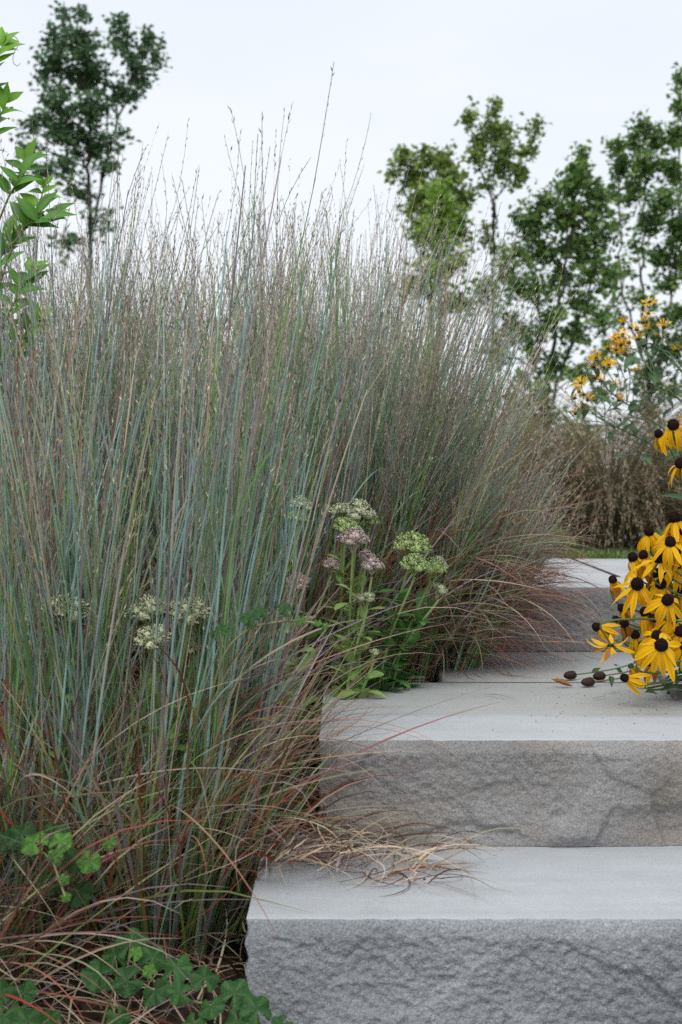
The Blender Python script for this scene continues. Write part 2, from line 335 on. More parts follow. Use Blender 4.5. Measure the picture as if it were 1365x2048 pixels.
def slab(name, label, x0, x1, y0, y1, z0, z1, mt, mr, seed, flakes=(), rough=1.0, res=0.0021, group=None, xfine=None, facets=None, under=None):
    root = thing(name, ((x0 + x1) / 2, (y0 + y1) / 2, z0), label, 'stone step', group)
    xf = x1 if xfine is None else min(x1, xfine)
    gx = np.arange(x0, xf, res)
    gx = np.concatenate([gx, np.linspace(xf, x1, max(2, int((x1 - xf) / 0.03) + 2))]) if xf < x1 - 1e-6 else np.append(gx, x1)
    gz = np.linspace(z1, z0, int((z1 - z0) / res) + 1)
    V = np.zeros((len(gz), len(gx), 3))
    for j, z in enumerate(gz):
        tz = (z1 - z) / (z1 - z0)
        bulge = 0.010 * min(1, tz * 9) ** 0.6 if tz > 0 else 0
        for i, x in enumerate(gx):
            edge = min(1.0, (x - x0) / 0.03) ; edge = max(0.0, edge)
            d = rock_depth(x, z, seed, flakes, rough, facets, under) * min(1.0, tz * 7) * (0.25 + 0.75 * min(1.0, (1 - tz) * 9)) + bulge
            if tz == 0: d = 0.0016 * mnoise.noise(Vector((x * 60, seed, 0))) + 0.002 * mnoise.noise(Vector((x * 16, seed, 5)))
            V[j, i] = (x + (1 - edge) ** 2 * 0.004 * mnoise.noise(Vector((z * 60, seed, 2))), y0 - d * (0.25 + 0.75 * edge), z + (0 if tz > 0 else -0.0006 + 0.0012 * mnoise.noise(Vector((x * 45, 3, seed)))))
    n = len(gx); J, I = np.meshgrid(np.arange(len(gz) - 1), np.arange(n - 1), indexing='ij')
    Q = np.stack([J * n + I, (J + 1) * n + I, (J + 1) * n + I + 1, J * n + I + 1], -1).reshape(-1, 4)
    wpart('riser', mesh('riser', V, Q, mat=mr), root)
    # sawn top, sides and back: a sheet starting at the broken arris
    top = V[0]; rows = [top, top + np.array([0, 0.006, 0.0012])]
    for yy in np.linspace(y0 + 0.02, y1, 14):
        rows.append(np.stack([top[:, 0], np.full(n, yy), np.full(n, z1) + 0.0007 * np.array([mnoise.noise(Vector((x * 4, yy * 4, seed))) for x in top[:, 0]])], 1))
    TV = np.array(rows); m = len(TV); J, I = np.meshgrid(np.arange(m - 1), np.arange(n - 1), indexing='ij')
    TQ = np.stack([J * n + I, J * n + I + 1, (J + 1) * n + I + 1, (J + 1) * n + I], -1).reshape(-1, 4)
    wpart('tread', mesh('tread', TV, TQ, mat=mt), root)
    # rough left and right ends, back
    SV, SQ = [], []
    for sx, col in ((x0, 0), (x1, -1)):
        yy = np.linspace(0, 1, 30); zz = np.linspace(0, 1, 14); o = len(SV)
        for b in zz:
            for a in yy:
                jv = min(len(gz) - 1, int(round(b * (len(gz) - 1)))); f = V[jv, col]
                k = 0 if (a == 0 or b == 0) else 0.004 * mnoise.noise(Vector((a * 12, b * 6, seed + 9)))
                SV.append((f[0] * (1 - a) + sx * a + k, f[1] + (y1 - f[1]) * a, (f[2] if a < 0.02 else z1 - b * (z1 - z0))))
        for j in range(13):
            for i in range(29): SQ.append([o + j * 30 + i, o + j * 30 + i + 1, o + (j + 1) * 30 + i + 1, o + (j + 1) * 30 + i])
    o = len(SV); SV += [(x0, y1, z0), (x1, y1, z0), (x1, y1, z1), (x0, y1, z1)]; SQ.append([o, o + 1, o + 2, o + 3])
    wpart('end_face', mesh('end_face', SV, SQ, mat=mr), root)
    return root
_r = random.Random(34)
FAC2 = [(x + _r.uniform(-0.02, 0.02), z + _r.uniform(-0.015, 0.015), _r.uniform(-0.0035, 0.0035), _r.uniform(-0.12, 0.12), _r.uniform(-0.13, 0.13))
        for x, z in ((-0.02, 0.28), (0.0, 0.21), (0.075, 0.27), (0.12, 0.20), (0.19, 0.285), (0.235, 0.225), (0.31, 0.27), (0.37, 0.21), (0.43, 0.285), (0.52, 0.23), (0.65, 0.26), (0.8, 0.24), (0.95, 0.25))]
UND2 = ([600, 780, 850, 900, 945, 990, 1060, 1110, 1180, 1195, 1220, 1300, 1400, 1700], [1690, 1680, 1652, 1632, 1628, 1640, 1672, 1690, 1690, 1650, 1612, 1604, 1598, 1620])
FL2 = []
FL1 = [(0.08, 0.12, 0.12, 0.05, 0.5, 0.004, 1), (0.3, 0.07, 0.14, 0.06, -0.3, 0.005, 2)]
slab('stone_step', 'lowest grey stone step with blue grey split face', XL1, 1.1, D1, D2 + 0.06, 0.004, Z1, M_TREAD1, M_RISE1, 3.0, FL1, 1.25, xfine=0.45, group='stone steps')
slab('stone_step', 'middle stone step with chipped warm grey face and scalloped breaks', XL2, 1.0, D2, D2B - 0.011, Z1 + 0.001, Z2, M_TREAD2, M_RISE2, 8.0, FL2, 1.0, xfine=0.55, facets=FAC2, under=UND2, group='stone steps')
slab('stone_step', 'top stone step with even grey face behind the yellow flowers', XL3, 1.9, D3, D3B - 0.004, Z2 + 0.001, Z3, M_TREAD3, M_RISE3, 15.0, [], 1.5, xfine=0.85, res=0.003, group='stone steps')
def paver(name, label, x0, x1, y0, y1, z0, z1, mat, group, cat='paving slab', sk0=0.0, sk1=0.0):
    b = 0.004
    V = [(x0, y0, z0), (x1, y0, z0), (x1, y1, z0), (x0, y1, z0), (x0, y0, z1 - b), (x1, y0, z1 - b), (x1, y1, z1 - b), (x0, y1, z1 - b),
         (x0 + b, y0 + b, z1), (x1 - b, y0 + b, z1), (x1 - b, y1 - b, z1), (x0 + b, y1 - b, z1)]
    Q = [[0, 1, 5, 4], [1, 2, 6, 5], [2, 3, 7, 6], [3, 0, 4, 7], [4, 5, 9, 8], [5, 6, 10, 9], [6, 7, 11, 10], [7, 4, 8, 11], [8, 9, 10, 11]]
    V = [(x + ((sk0 if k % 4 in (0, 3) else sk1) * (1 if k % 4 in (2, 3) else 0)), y, z) for k, (x, y, z) in enumerate(V)]
    return tag(obj(name, mesh(name, V, Q, mat=mat, smooth=False)), label, cat, group)
paver('paving_slab', 'flat stone slab between the middle step and the top step face', XL2B, 1.2, D2B + 0.011, D3 + 0.05, Z2 - 0.15, Z2 - 0.0008, M_TREAD2, 'paving slabs')
paver('paving_slab', 'landing slab behind the top step on the grass side of the joint', 0.26, 0.751, D3B + 0.006, D4, Z3 - 0.15, Z3 - 0.001, M_TREAD3, 'paving slabs', sk1=0.118)
paver('paving_slab', 'landing slab behind the top step on the yellow flower side of the joint', 0.765, 2.3, D3B + 0.006, D4, Z3 - 0.15, Z3 - 0.001, M_TREAD3, 'paving slabs', sk0=0.118)

def joint(pts, z):                         # dark strips filling the joints between slabs
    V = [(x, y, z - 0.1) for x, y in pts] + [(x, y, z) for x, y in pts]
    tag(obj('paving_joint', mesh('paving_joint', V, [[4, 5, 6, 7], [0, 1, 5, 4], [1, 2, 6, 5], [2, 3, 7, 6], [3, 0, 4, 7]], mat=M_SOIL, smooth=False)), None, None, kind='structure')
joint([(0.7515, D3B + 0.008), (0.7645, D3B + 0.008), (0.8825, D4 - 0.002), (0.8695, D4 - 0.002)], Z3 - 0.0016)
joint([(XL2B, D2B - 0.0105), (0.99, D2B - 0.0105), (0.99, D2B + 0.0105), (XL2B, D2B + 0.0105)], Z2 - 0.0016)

# ------------------------------------------------------------------ bluestem grass clumps
PAL = {'blue': (0.29, 0.45, 0.39), 'green': (0.185, 0.36, 0.085), 'purple': (0.35, 0.275, 0.305), 'tan': (0.53, 0.42, 0.30),
       'red': (0.38, 0.075, 0.045), 'straw': (0.68, 0.59, 0.41), 'brown': (0.15, 0.085, 0.055), 'orange': (0.44, 0.15, 0.045)}
def pick(n, weights):
    ks = list(weights); p = np.array([weights[k] for k in ks], float); p /= p.sum()
    c = np.array([PAL[k] for k in ks])[rng.choice(len(ks), n, p=p)]
    return c * rng.uniform(0.55, 1.3, (n, 1)) * rng.uniform(0.93, 1.07, (n, 3))
def sweep(base, az, th0, th1, Ln, K, pw=1.3, wob=0.0):      # curves leaning from th0 to th1 (radians from vertical) towards az
    N = len(base); t = np.linspace(0, 1, K)
    th = th0[:, None] + (th1 - th0)[:, None] * t[None] ** pw
    a = az[:, None] + wob * rng.normal(size=(N, 1)) * t[None]
    D = np.stack([np.sin(th) * np.cos(a), np.sin(th) * np.sin(a), np.cos(th)], -1)
    seg = (Ln / (K - 1))[:, None, None]
    P = np.concatenate([np.zeros((N, 1, 3)), np.cumsum(0.5 * (D[:, 1:] + D[:, :-1]) * seg, axis=1)], 1)
    return base[:, None, :] + P
def at_t(P, t):                                             # point and tangent on each curve
    K = P.shape[1]; f = t * (K - 1); i = np.clip(f.astype(int), 0, K - 2); u = (f - i)[:, None]; n = np.arange(len(P))
    return P[n, i] * (1 - u) + P[n, i + 1] * u, nrm(P[n, i + 1] - P[n, i])
def tilt(T, ang):                                           # turn each direction by ang towards a random side
    s = nrm(np.cross(T, nrm(rng.normal(size=T.shape)))); return T * np.cos(ang)[:, None] + s * np.sin(ang)[:, None]
def clear_of_steps(P, tol=0.02):                                      # rejects blades that would pass through a slab
    ok = np.ones(len(P), bool)
    for n in range(len(P)):
        for p in P[n, 1:]:
            s = surf_z(p[0], p[1])
            if p[2] < s - tol: ok[n] = False; break
    return ok
def settle(P):
    for n in range(len(P)):
        for k in range(1, P.shape[1]):
            s = surf_z(P[n, k, 0], P[n, k, 1]) + 0.003
            if P[n, k, 2] < s: P[n, k, 2] = s
    return P

def grass_clump(label, cx, cy, rad, n, H, spread, lean=(0, 0), n_own=0, n_blade=350, blade_own=0, seed_n=5, mix=None, droop=1.0, blade_len=(0.22, 0.5), stem_r=0.0019, spk=9, bmix=None, group='tall bluestem grass clumps', skirt=0, skirt_dir=0.0, skirt_z=(0.05, 0.3), skirt_own=60, shorten=0.0, skirt_len=(0.15, 0.42), old_base=0.0, smix=None):
    z0 = surf_z(cx, cy) if cx < left_end(cy) else ground_z(cx, cy)
    root = thing('grass_clump', (cx, cy, z0), label, 'grass clump', group)
    # ---- culms
    nt_ = max(3, n // 8); tf = rng.integers(0, nt_, n)                # culms rise in tufts
    r = (rad * np.sqrt(rng.uniform(0, 1, nt_)))[tf]; a = rng.uniform(0, 2 * math.pi, nt_)[tf]
    bx, by = cx + r * np.cos(a) + rng.normal(0, 0.008, n), cy + r * np.sin(a) + rng.normal(0, 0.008, n)
    base = np.stack([bx, by, np.array([ground_z(x, y) for x, y in zip(bx, by)]) - 0.01], 1)
    out = np.stack([np.cos(a), np.sin(a)], 1) * (r / rad)[:, None] * spread + np.array(lean) + rng.normal(0, 0.045, (nt_, 2))[tf] + rng.normal(0, 0.04, (n, 2))
    az = np.arctan2(out[:, 1], out[:, 0]); th = np.linalg.norm(out, axis=1)
    Hs = H * rng.uniform(0.86, 1.05, nt_)[tf] * rng.uniform(0.66, 1.02, n) * (1 - 0.10 * (r / rad)) * (1 - shorten * np.clip(th - 0.18, 0, 1))
    K = 10
    P = sweep(base, az, th * 0.62, th * 1.25 + 0.03, Hs, K, 1.2, 0.15)
    order = np.argsort(P[:, 4, 1]); P = P[order]; Hs = Hs[order]
    mix = mix or {'blue': 6.5, 'green': 3.4, 'purple': 1.5, 'tan': 0.8, 'red': 0.25}
    lo = pick(n, mix); hi = pick(n, {'purple': 2.0, 'tan': 1.4, 'blue': 4.6, 'green': 2.4, 'straw': 1.4, 'red': 0.25})
    t = np.linspace(0, 1, K); w = np.clip((t - 0.35) / 0.6, 0, 1)[None, :, None]
    C = lo[:, None] * (1 - w) + hi[:, None] * w
    C = C * (0.9 + 0.2 * rng.uniform(size=(n, K, 1)))
    if old_base:
        ob = old_base * np.interp(t, [0, 0.12, 0.42], [1, 0.9, 0])[None, :, None]; C = C * (1 - ob) + pick(n, {'brown': 3, 'red': 0.5, 'green': 0.6})[:, None] * 0.7 * ob
    R = stem_r * rng.uniform(0.6, 1.6, (n, 1)) * np.interp(t, [0, 0.15, 0.5, 0.85, 1], [1.25, 1.1, 0.72, 0.42, 0.25])[None]
    # ---- blades on the culms
    nb = 4; own = np.arange(n) < n_own
    culm = np.repeat(np.arange(n), nb)
    tt = rng.uniform(0.06, 0.72, n * nb); O, T = at_t(P[culm], tt)
    D = tilt(T, rng.uniform(0.10, 0.42, n * nb)); bl = rng.uniform(0.10, 0.27, n * nb) * (1.15 - tt * 0.6)
    kb = 6; u = np.linspace(0, 1, kb)
    sag = rng.uniform(0.0, 0.35, n * nb) * bl
    BP = O[:, None] + D[:, None] * (u[None, :, None] * bl[:, None, None])
    BP[:, :, 2] -= sag[:, None] * u[None] ** 2.2
    BC = (lo[culm] * 0.55 + pick(n * nb, {'blue': 5, 'green': 3, 'tan': 0.7, 'purple': 1.6, 'red': 0.5, 'straw': 0.6}) * 0.45)[:, None] * np.ones((1, kb, 1))
    BR = rng.uniform(0.0010, 0.0019, (n * nb, 1)) * np.interp(u, [0, 0.2, 0.7, 1], [0.7, 1, 0.7, 0.05])[None]
    BS = nrm(rng.normal(size=(n * nb, 3)))
    # ---- branchlets and spikelets
    ns = seed_n; sc = np.repeat(np.arange(n), ns); st = rng.uniform(0.48, 0.97, n * ns)
    st[::ns] = 0.985
    O2, T2 = at_t(P[sc], st); D2_ = tilt(T2, rng.uniform(0.06, 0.34, n * ns)); sl = rng.uniform(0.06, 0.17, n * ns) * H
    ks = 5; us = np.linspace(0, 1, ks)
    SP = O2[:, None] + D2_[:, None] * (us[None, :, None] * sl[:, None, None])
    bend = rng.normal(0, 0.07, (n * ns, 1, 3)) * sl[:, None, None]; bend[:, :, 2] += 0.06 * sl[:, None]
    SP = SP + bend * (us ** 2)[None, :, None]
    SC = (hi[sc] * 0.5 + pick(n * ns, {'purple': 3, 'tan': 1, 'straw': 1, 'green': 1.4, 'blue': 1}) * 0.5)[:, None] * np.ones((1, ks, 1))
    SR = np.full((n * ns, 1), 0.00055) * np.interp(us, [0, 1], [1.2, 0.7])[None]
    bi = np.repeat(np.arange(n * ns), spk); bt = np.tile(np.linspace(0.42, 1.0, spk), n * ns) + rng.normal(0, 0.015, n * ns * spk)
    O3, T3 = at_t(SP[bi], np.clip(bt, 0, 1)); D3_ = tilt(T3, rng.uniform(0.08, 0.55, len(bi)))
    kc = pick(len(bi), {'tan': 2, 'purple': 3.2, 'straw': 3.0, 'brown': 0.8})
    KL = rng.uniform(0.006, 0.0115, len(bi)); KW = rng.uniform(0.0012, 0.0022, len(bi))
    # ---- own culms as parts, the rest joined
    def sub(idx_culm):
        b_idx = np.isin(culm, idx_culm); s_idx = np.isin(sc, idx_culm); k_idx = s_idx[bi]
        st_ = tubes(P[idx_culm], R[idx_culm], C[idx_culm], 4)
        bl_ = ribbons(BP[b_idx], BR[b_idx], BC[b_idx], BS[b_idx])
        sd_ = join([ribbons(SP[s_idx], SR[s_idx], SC[s_idx]), diamonds(O3[k_idx], D3_[k_idx], KL[k_idx], KW[k_idx], kc[k_idx])])
        return st_, bl_, sd_
    for i in range(n_own):
        s_, b_, d_ = tubes(P[i:i + 1], R[i:i + 1], C[i:i + 1], 5), None, None
        so = wpart('stem', mesh('stem', *s_, mat=M_STEM), root)
        for q in range(i * nb, i * nb + nb):
            bb = ribbons(BP[q:q + 1], BR[q:q + 1], BC[q:q + 1], BS[q:q + 1])
            obj('blade', mesh('blade', *bb, mat=M_GRASS), so)
        sl_ = slice(i * ns, i * ns + ns); kl_ = slice(i * ns * spk, (i + 1) * ns * spk)
        d_ = join([ribbons(SP[sl_], SR[sl_], SC[sl_]), diamonds(O3[kl_], D3_[kl_], KL[kl_], KW[kl_], kc[kl_])])
        obj('seed_head', mesh('seed_head', *d_, mat=M_SEED), so)['kind'] = 'stuff'
    rest = np.arange(n_own, n)
    if len(rest):
        s_, b_, d_ = sub(rest)
        wpart('stems', mesh('stems', *s_, mat=M_STEM), root)['kind'] = 'stuff'
        wpart('blades', mesh('blades', *b_, mat=M_GRASS), root)['kind'] = 'stuff'
        wpart('seed_heads', mesh('seed_heads', *d_, mat=M_SEED), root)['kind'] = 'stuff'
    # ---- basal blades, arching out
    if n_blade:
        m = n_blade
        r = rad * 1.05 * np.sqrt(rng.uniform(0, 1, m)); a = rng.uniform(0, 2 * math.pi, m)
        bx, by = cx + r * np.cos(a), cy + r * np.sin(a)
        base = np.stack([bx, by, np.array([ground_z(x, y) for x, y in zip(bx, by)]) - 0.008], 1)
        out = np.stack([np.cos(a), np.sin(a)], 1) * (0.25 + 0.75 * r / rad)[:, None] + np.array(lean) * 1.2 + rng.normal(0, 0.3, (m, 2))
        az = np.arctan2(out[:, 1], out[:, 0]); k = rng.uniform(0, 1, m)
        th0 = 0.08 + 0.75 * (r / rad) * rng.uniform(0.2, 1, m) * droop
        th1 = th0 + rng.uniform(0.1, 1.6, m) * droop
        Ln = rng.uniform(*blade_len, m)
        kk = 9; BP2 = sweep(base, az, th0, np.minimum(th1, 2.5), Ln, kk, 1.6, 0.5)
        ok = clear_of_steps(BP2)
        BP2 = settle(BP2[ok]); m = len(BP2); th1 = th1[ok]
        uu = np.linspace(0, 1, kk)
        c0 = pick(m, bmix or {'green': 7, 'blue': 3.6, 'red': 1.0, 'tan': 1.0, 'brown': 1.0}); c1 = pick(m, {'red': 2.2, 'tan': 2.4, 'brown': 1.2, 'green': 1.5, 'purple': 2})
        low = (th1 > 1.25)
        c0[low] = pick(int(low.sum()), {'tan': 3, 'straw': 0.8, 'red': 1.4, 'brown': 2, 'purple': 1.6, 'orange': 0.4})
        wv = (uu ** 1.5)[None, :, None]; BC2 = c0[:, None] * (1 - wv) + c1[:, None] * wv
        BR2 = np.where(low, 1.0, 1.3)[:, None] * rng.uniform(0.0011, 0.0023, (m, 1)) * np.interp(uu, [0, 0.15, 0.6, 1], [0.8, 1, 0.75, 0.05])[None]
        Sd = nrm(rng.normal(size=(m, 3)) * 0.5 + np.array([0, -0.4, 1]))
        order = np.argsort(BP2[:, 5, 1]); BP2, BC2, BR2, Sd = BP2[order], BC2[order], BR2[order], Sd[order]
        nown = min(blade_own, m)
        for q in range(nown):
            wpart('blade', mesh('blade', *creased(BP2[q:q + 1], BR2[q:q + 1], BC2[q:q + 1], Sd[q:q + 1]), mat=M_GRASS), root)
        if m > nown:
            wpart('basal_blades', mesh('basal_blades', *creased(BP2[nown:], BR2[nown:], BC2[nown:], Sd[nown:]), mat=M_GRASS), root)['kind'] = 'stuff'
    # ---- long dry blades hanging out of the side of the clump
    if skirt:
        m = skirt
        az = skirt_dir + rng.normal(0, 0.62, m); rr = rad * rng.uniform(0.3, 1.15, m)
        base = np.stack([cx + rr * np.cos(az), cy + rr * np.sin(az), z0 + rng.uniform(*skirt_z, m)], 1)
        th0 = rng.uniform(0.45, 1.45, m); th1 = th0 + rng.uniform(0.1, 1.3, m)
        kk = 11; Ln = rng.uniform(*skirt_len, m)
        P3 = sweep(base, az + rng.normal(0, 0.25, m), th0, np.minimum(th1, 2.6), Ln, kk, 1.5, 0.9)
        ok = clear_of_steps(P3, 0.09); P3 = settle(P3[ok]); m = len(P3); uu = np.linspace(0, 1, kk)
        c0 = pick(m, smix or {'tan': 2.8, 'straw': 1.2, 'red': 1.3, 'brown': 2.2, 'purple': 1.8, 'orange': 0.6, 'green': 1.8}); c1 = pick(m, {'tan': 3, 'red': 1.6, 'brown': 1.6, 'purple': 2})
        C3 = c0[:, None] * (1 - uu[None, :, None]) + c1[:, None] * uu[None, :, None]
        R3 = rng.uniform(0.0008, 0.0021, (m, 1)) * np.interp(uu, [0, 0.15, 0.6, 1], [0.8, 1, 0.7, 0.06])[None]
        S3 = nrm(rng.normal(size=(m, 3)) * 0.6 + np.array([0, -0.4, 1]))
        for q in range(min(skirt_own, m)):
            wpart('blade', mesh('blade', *creased(P3[q:q + 1], R3[q:q + 1], C3[q:q + 1], S3[q:q + 1]), mat=M_GRASS), root)
        if m > skirt_own:
            q = skirt_own
            wpart('dry_blades', mesh('dry_blades', *creased(P3[q:], R3[q:], C3[q:], S3[q:]), mat=M_GRASS), root)['kind'] = 'stuff'
    return root
def bx_(px, d): return (px - 682.5) / F * d

grass_clump('tall blue green grass clump rooted beside the lowest stone step', bx_(310, 1.80), 1.80, 0.125, 165, 1.08, 0.19, (0.01, 0.0), n_own=110, n_blade=760, blade_own=130, droop=0.75, skirt=210, skirt_dir=-0.05, skirt_z=(0.08, 0.30), skirt_own=90, stem_r=0.0021)
grass_clump('tall grass clump at the edge of the picture beside the crinkled leaf runner', bx_(30, 1.76), 1.76, 0.12, 120, 1.05, 0.20, (0.0, 0.0), n_own=70, n_blade=560, blade_own=90, droop=0.75, skirt=40, skirt_dir=-1.4, skirt_z=(0.02, 0.2), skirt_own=40, stem_r=0.0021)
grass_clump('sparse grass clump in the bottom corner with drooping tan blades', bx_(-160, 1.62), 1.62, 0.11, 40, 0.95, 0.25, (0.0, 0.0), n_own=10, n_blade=260, blade_own=60, droop=1.25, bmix={'tan': 3, 'brown': 2, 'green': 2, 'red': 0.6}, skirt=70, skirt_dir=-0.6, skirt_z=(0.0, 0.12), skirt_own=60)
grass_clump('broad leaning grass clump with rusty skirt beside the top step', 0.07, 2.74, 0.16, 500, 0.99, 0.36, (0.09, -0.02), old_base=0.3, n_own=80, n_blade=1100, blade_own=110, seed_n=8, shorten=1.15,
            mix={'blue': 5, 'green': 5, 'purple': 1.2, 'tan': 1.4, 'red': 0.5}, droop=0.85, blade_len=(0.2, 0.46), bmix={'green': 4.5, 'blue': 2.2, 'red': 1.7, 'tan': 1.0, 'brown': 1.6, 'orange': 0.9}, stem_r=0.0017,
            skirt=620, skirt_dir=-0.45, skirt_z=(0.02, 0.24), skirt_own=80, skirt_len=(0.16, 0.40))
grass_clump('low rusty grass tuft spilling onto the middle step under the leaning clump', 0.145, 2.80, 0.11, 30, 0.40, 0.7, (0.2, -0.05), n_own=0, n_blade=700, blade_own=30, seed_n=3, droop=1.3, blade_len=(0.15, 0.36), bmix={'green': 1.2, 'red': 2, 'tan': 1.2, 'brown': 3, 'orange': 0.7, 'purple': 2},
            skirt=1700, skirt_dir=-0.3, skirt_z=(0.0, 0.20), skirt_own=60, skirt_len=(0.14, 0.40), smix={'brown': 3, 'red': 2.4, 'purple': 2.4, 'tan': 1.6, 'orange': 0.9, 'straw': 0.4}, group='low rusty tufts')
grass_clump('grass clump behind the pale sedum heads in mid bed', bx_(560, 2.55), 2.55, 0.15, 280, 1.00, 0.30, (0.02, 0), n_own=50, n_blade=700, blade_own=40, seed_n=7, shorten=0.5, old_base=0.85, bmix={'brown': 4, 'green': 2, 'red': 1, 'purple': 0.6, 'blue': 0.8})
grass_clump('grass clump behind the paired sedum heads deep in the bed', bx_(300, 2.65), 2.65, 0.15, 240, 0.95, 0.28, (0.0, 0), n_own=30, n_blade=650, seed_n=7, old_base=0.85, bmix={'brown': 4, 'green': 2, 'red': 1, 'purple': 0.6, 'blue': 0.8})
grass_clump('grass clump in front of the pale boulder', bx_(70, 2.5), 2.5, 0.14, 210, 1.02, 0.26, (0.0, 0), n_own=30, n_blade=560, seed_n=7, old_base=0.85, bmix={'brown': 4, 'green': 2, 'red': 1, 'purple': 0.6, 'blue': 0.8})
grass_clump('back row grass clump with its tips against the open sky', bx_(690, 3.35), 3.35, 0.17, 250, 1.0, 0.30, (0.03, 0), n_blade=300, seed_n=7, spk=8, old_base=0.85, bmix={'brown': 4, 'green': 2, 'red': 1, 'purple': 0.6, 'blue': 0.8})
grass_clump('back row grass clump between two others against the sky', bx_(430, 3.4), 3.4, 0.17, 180, 0.93, 0.28, (0.02, 0), n_blade=300, seed_n=7, spk=8, old_base=0.85, bmix={'brown': 4, 'green': 2, 'red': 1, 'purple': 0.6, 'blue': 0.8})
grass_clump('back row grass clump below the tall dark tree', bx_(120, 3.3), 3.3, 0.17, 200, 1.0, 0.26, (0.0, 0), n_blade=300, seed_n=7, spk=8, old_base=0.85, bmix={'brown': 4, 'green': 2, 'red': 1, 'purple': 0.6, 'blue': 0.8})
grass_clump('far blurred grass clump leaning across the gap of sky', bx_(200, 4.6), 4.6, 0.17, 90, 1.2, 0.20, (0.22, 0), n_blade=150, seed_n=6, spk=7)

# ------------------------------------------------------------------ leaf shapes
def leaf_mesh(name, Ln, Wd, prof, mat, col, col_mid=None, fold=0.18, curl=0.25, wave=0.0, nx=4, twist=0.0, edge=None):
    K = len(prof); u = np.linspace(0, 1, K); v = np.linspace(-1, 1, nx + 1)
    ang = -curl * u * 1.2; y = np.cumsum(np.r_[0, np.cos(ang[1:])]) / (K - 1) * Ln; z = np.cumsum(np.r_[0, np.sin(ang[1:])]) / (K - 1) * Ln
    V, C = [], []
    c = np.array(col); cm = c if col_mid is None else np.array(col_mid); ce = c if edge is None else np.array(edge)
    for k in range(K):
        for a in v:
            w = prof[k] * Wd / 2
            x = a * w; zz = z[k] + abs(a) * w * fold * 2 + wave * Wd * math.sin(u[k] * 17 + a * 2.0) * abs(a)
            ct, st = math.cos(twist * u[k]), math.sin(twist * u[k])
            V.append((x * ct - (zz - z[k]) * st, y[k], z[k] + x * st + (zz - z[k]) * ct))
            q = abs(a); C.append(cm * (1 - q) ** 2 + c * (1 - (1 - q) ** 2) if edge is None else (cm * (1 - q) ** 2 + c * (1 - (1 - q) ** 2)) * (1 - q ** 4) + ce * q ** 4)
    n = nx + 1; Q = [[k * n + i, k * n + i + 1, (k + 1) * n + i + 1, (k + 1) * n + i] for k in range(K - 1) for i in range(nx)]
    return mesh(name, V, Q, C, mat)
LANCE = [0.10, 0.55, 0.92, 1.0, 0.88, 0.62, 0.32, 0.02]
OVATE = [0.12, 0.75, 1.0, 0.98, 0.82, 0.58, 0.30, 0.02]
OBOV = [0.22, 0.36, 0.60, 0.85, 1.0, 0.95, 0.68, 0.15]

# ------------------------------------------------------------------ sedum plants
def bud_head(name, R, H, c_base, c_tip, seed, subs=10, buds=75):
    g = np.random.default_rng(seed); ch = []
    cen = [(0, 0)] + [(math.cos(k * 2.4) * R * 0.62 * math.sqrt((k + 0.4) / subs), math.sin(k * 2.4) * R * 0.62 * math.sqrt((k + 0.4) / subs)) for k in range(1, subs)]
    O, D, Ls = [], [], []
    for (x, y) in cen:
        q = math.hypot(x, y) / R; z = H * (1 - 1.5 * q * q) + g.uniform(-0.003, 0.003); rs = R * g.uniform(0.36, 0.46)
        tip = np.array([x, y, z])
        ch.append(tubes(np.array([[[0, 0, -0.016], [x * 0.6, y * 0.6, z * 0.35 - 0.006], [x, y, z - 0.006]]]), np.array([[0.0016, 0.0013, 0.001]]), np.tile(np.array(c_base), (1, 3, 1)), 4))
        for k in range(buds):
            ph = g.uniform(0, 2 * math.pi); ct = g.uniform(-0.15, 1); st = math.sqrt(max(0, 1 - ct * ct))
            d = np.array([st * math.cos(ph), st * math.sin(ph), ct]); O.append(tip + d * rs * np.array([1, 1, 0.7]) * g.uniform(0.68, 0.85) - np.array([0, 0, rs * 0.35])); D.append(d); Ls.append(rs * g.uniform(0.36, 0.5))
        A_, B_ = 10, 5; vv = []                                   # packed heart of each umbel
        for jj_ in range(B_ + 1):
            ph = -0.5 + jj_ / B_ * (math.pi / 2 + 0.5)
            for ii_ in range(A_): vv.append(tip + rs * 0.78 * np.array([math.cos(ph) * math.cos(ii_ * 6.2832 / A_), math.cos(ph) * math.sin(ii_ * 6.2832 / A_), math.sin(ph) * 0.75]) - np.array([0, 0, rs * 0.35]))
        ch.append((np.array(vv), np.array([[j_ * A_ + i_, j_ * A_ + (i_ + 1) % A_, (j_ + 1) * A_ + (i_ + 1) % A_, (j_ + 1) * A_ + i_] for j_ in range(B_) for i_ in range(A_)]), np.tile(np.array(c_base) * 0.5 + np.array(c_tip) * 0.4, (len(vv), 1))))
    O, D, Ls = np.array(O), nrm(np.array(D)), np.array(Ls); n = len(O); Wb = Ls * g.uniform(0.22, 0.32, n)
    s1 = nrm(np.cross(D, nrm(g.normal(size=(n, 3))))); s2 = np.cross(D, s1)
    m1 = O + D * (Ls * 0.55)[:, None]
    V = np.stack([O, m1 + s1 * Wb[:, None], m1 + s2 * Wb[:, None], m1 - s1 * Wb[:, None], m1 - s2 * Wb[:, None], O + D * Ls[:, None]], 1)
    ii = (np.arange(n) * 6)[:, None, None]
    q = np.array([[0, 1, 5, 2], [0, 2, 5, 3], [0, 3, 5, 4], [0, 4, 5, 1]])
    cb, ct_ = np.array(c_base), np.array(c_tip); jit = g.uniform(0.82, 1.15, (n, 1, 1))
    C = np.stack([cb * 0.9] + [cb * 0.3 + ct_ * 0.7] * 4 + [ct_], 0)[None] * jit
    ch.append((V.reshape(-1, 3), (q[None] + ii).reshape(-1, 4), C.reshape(-1, 3)))
    return mesh(name, *join(ch), mat=M_BUD, smooth=False)
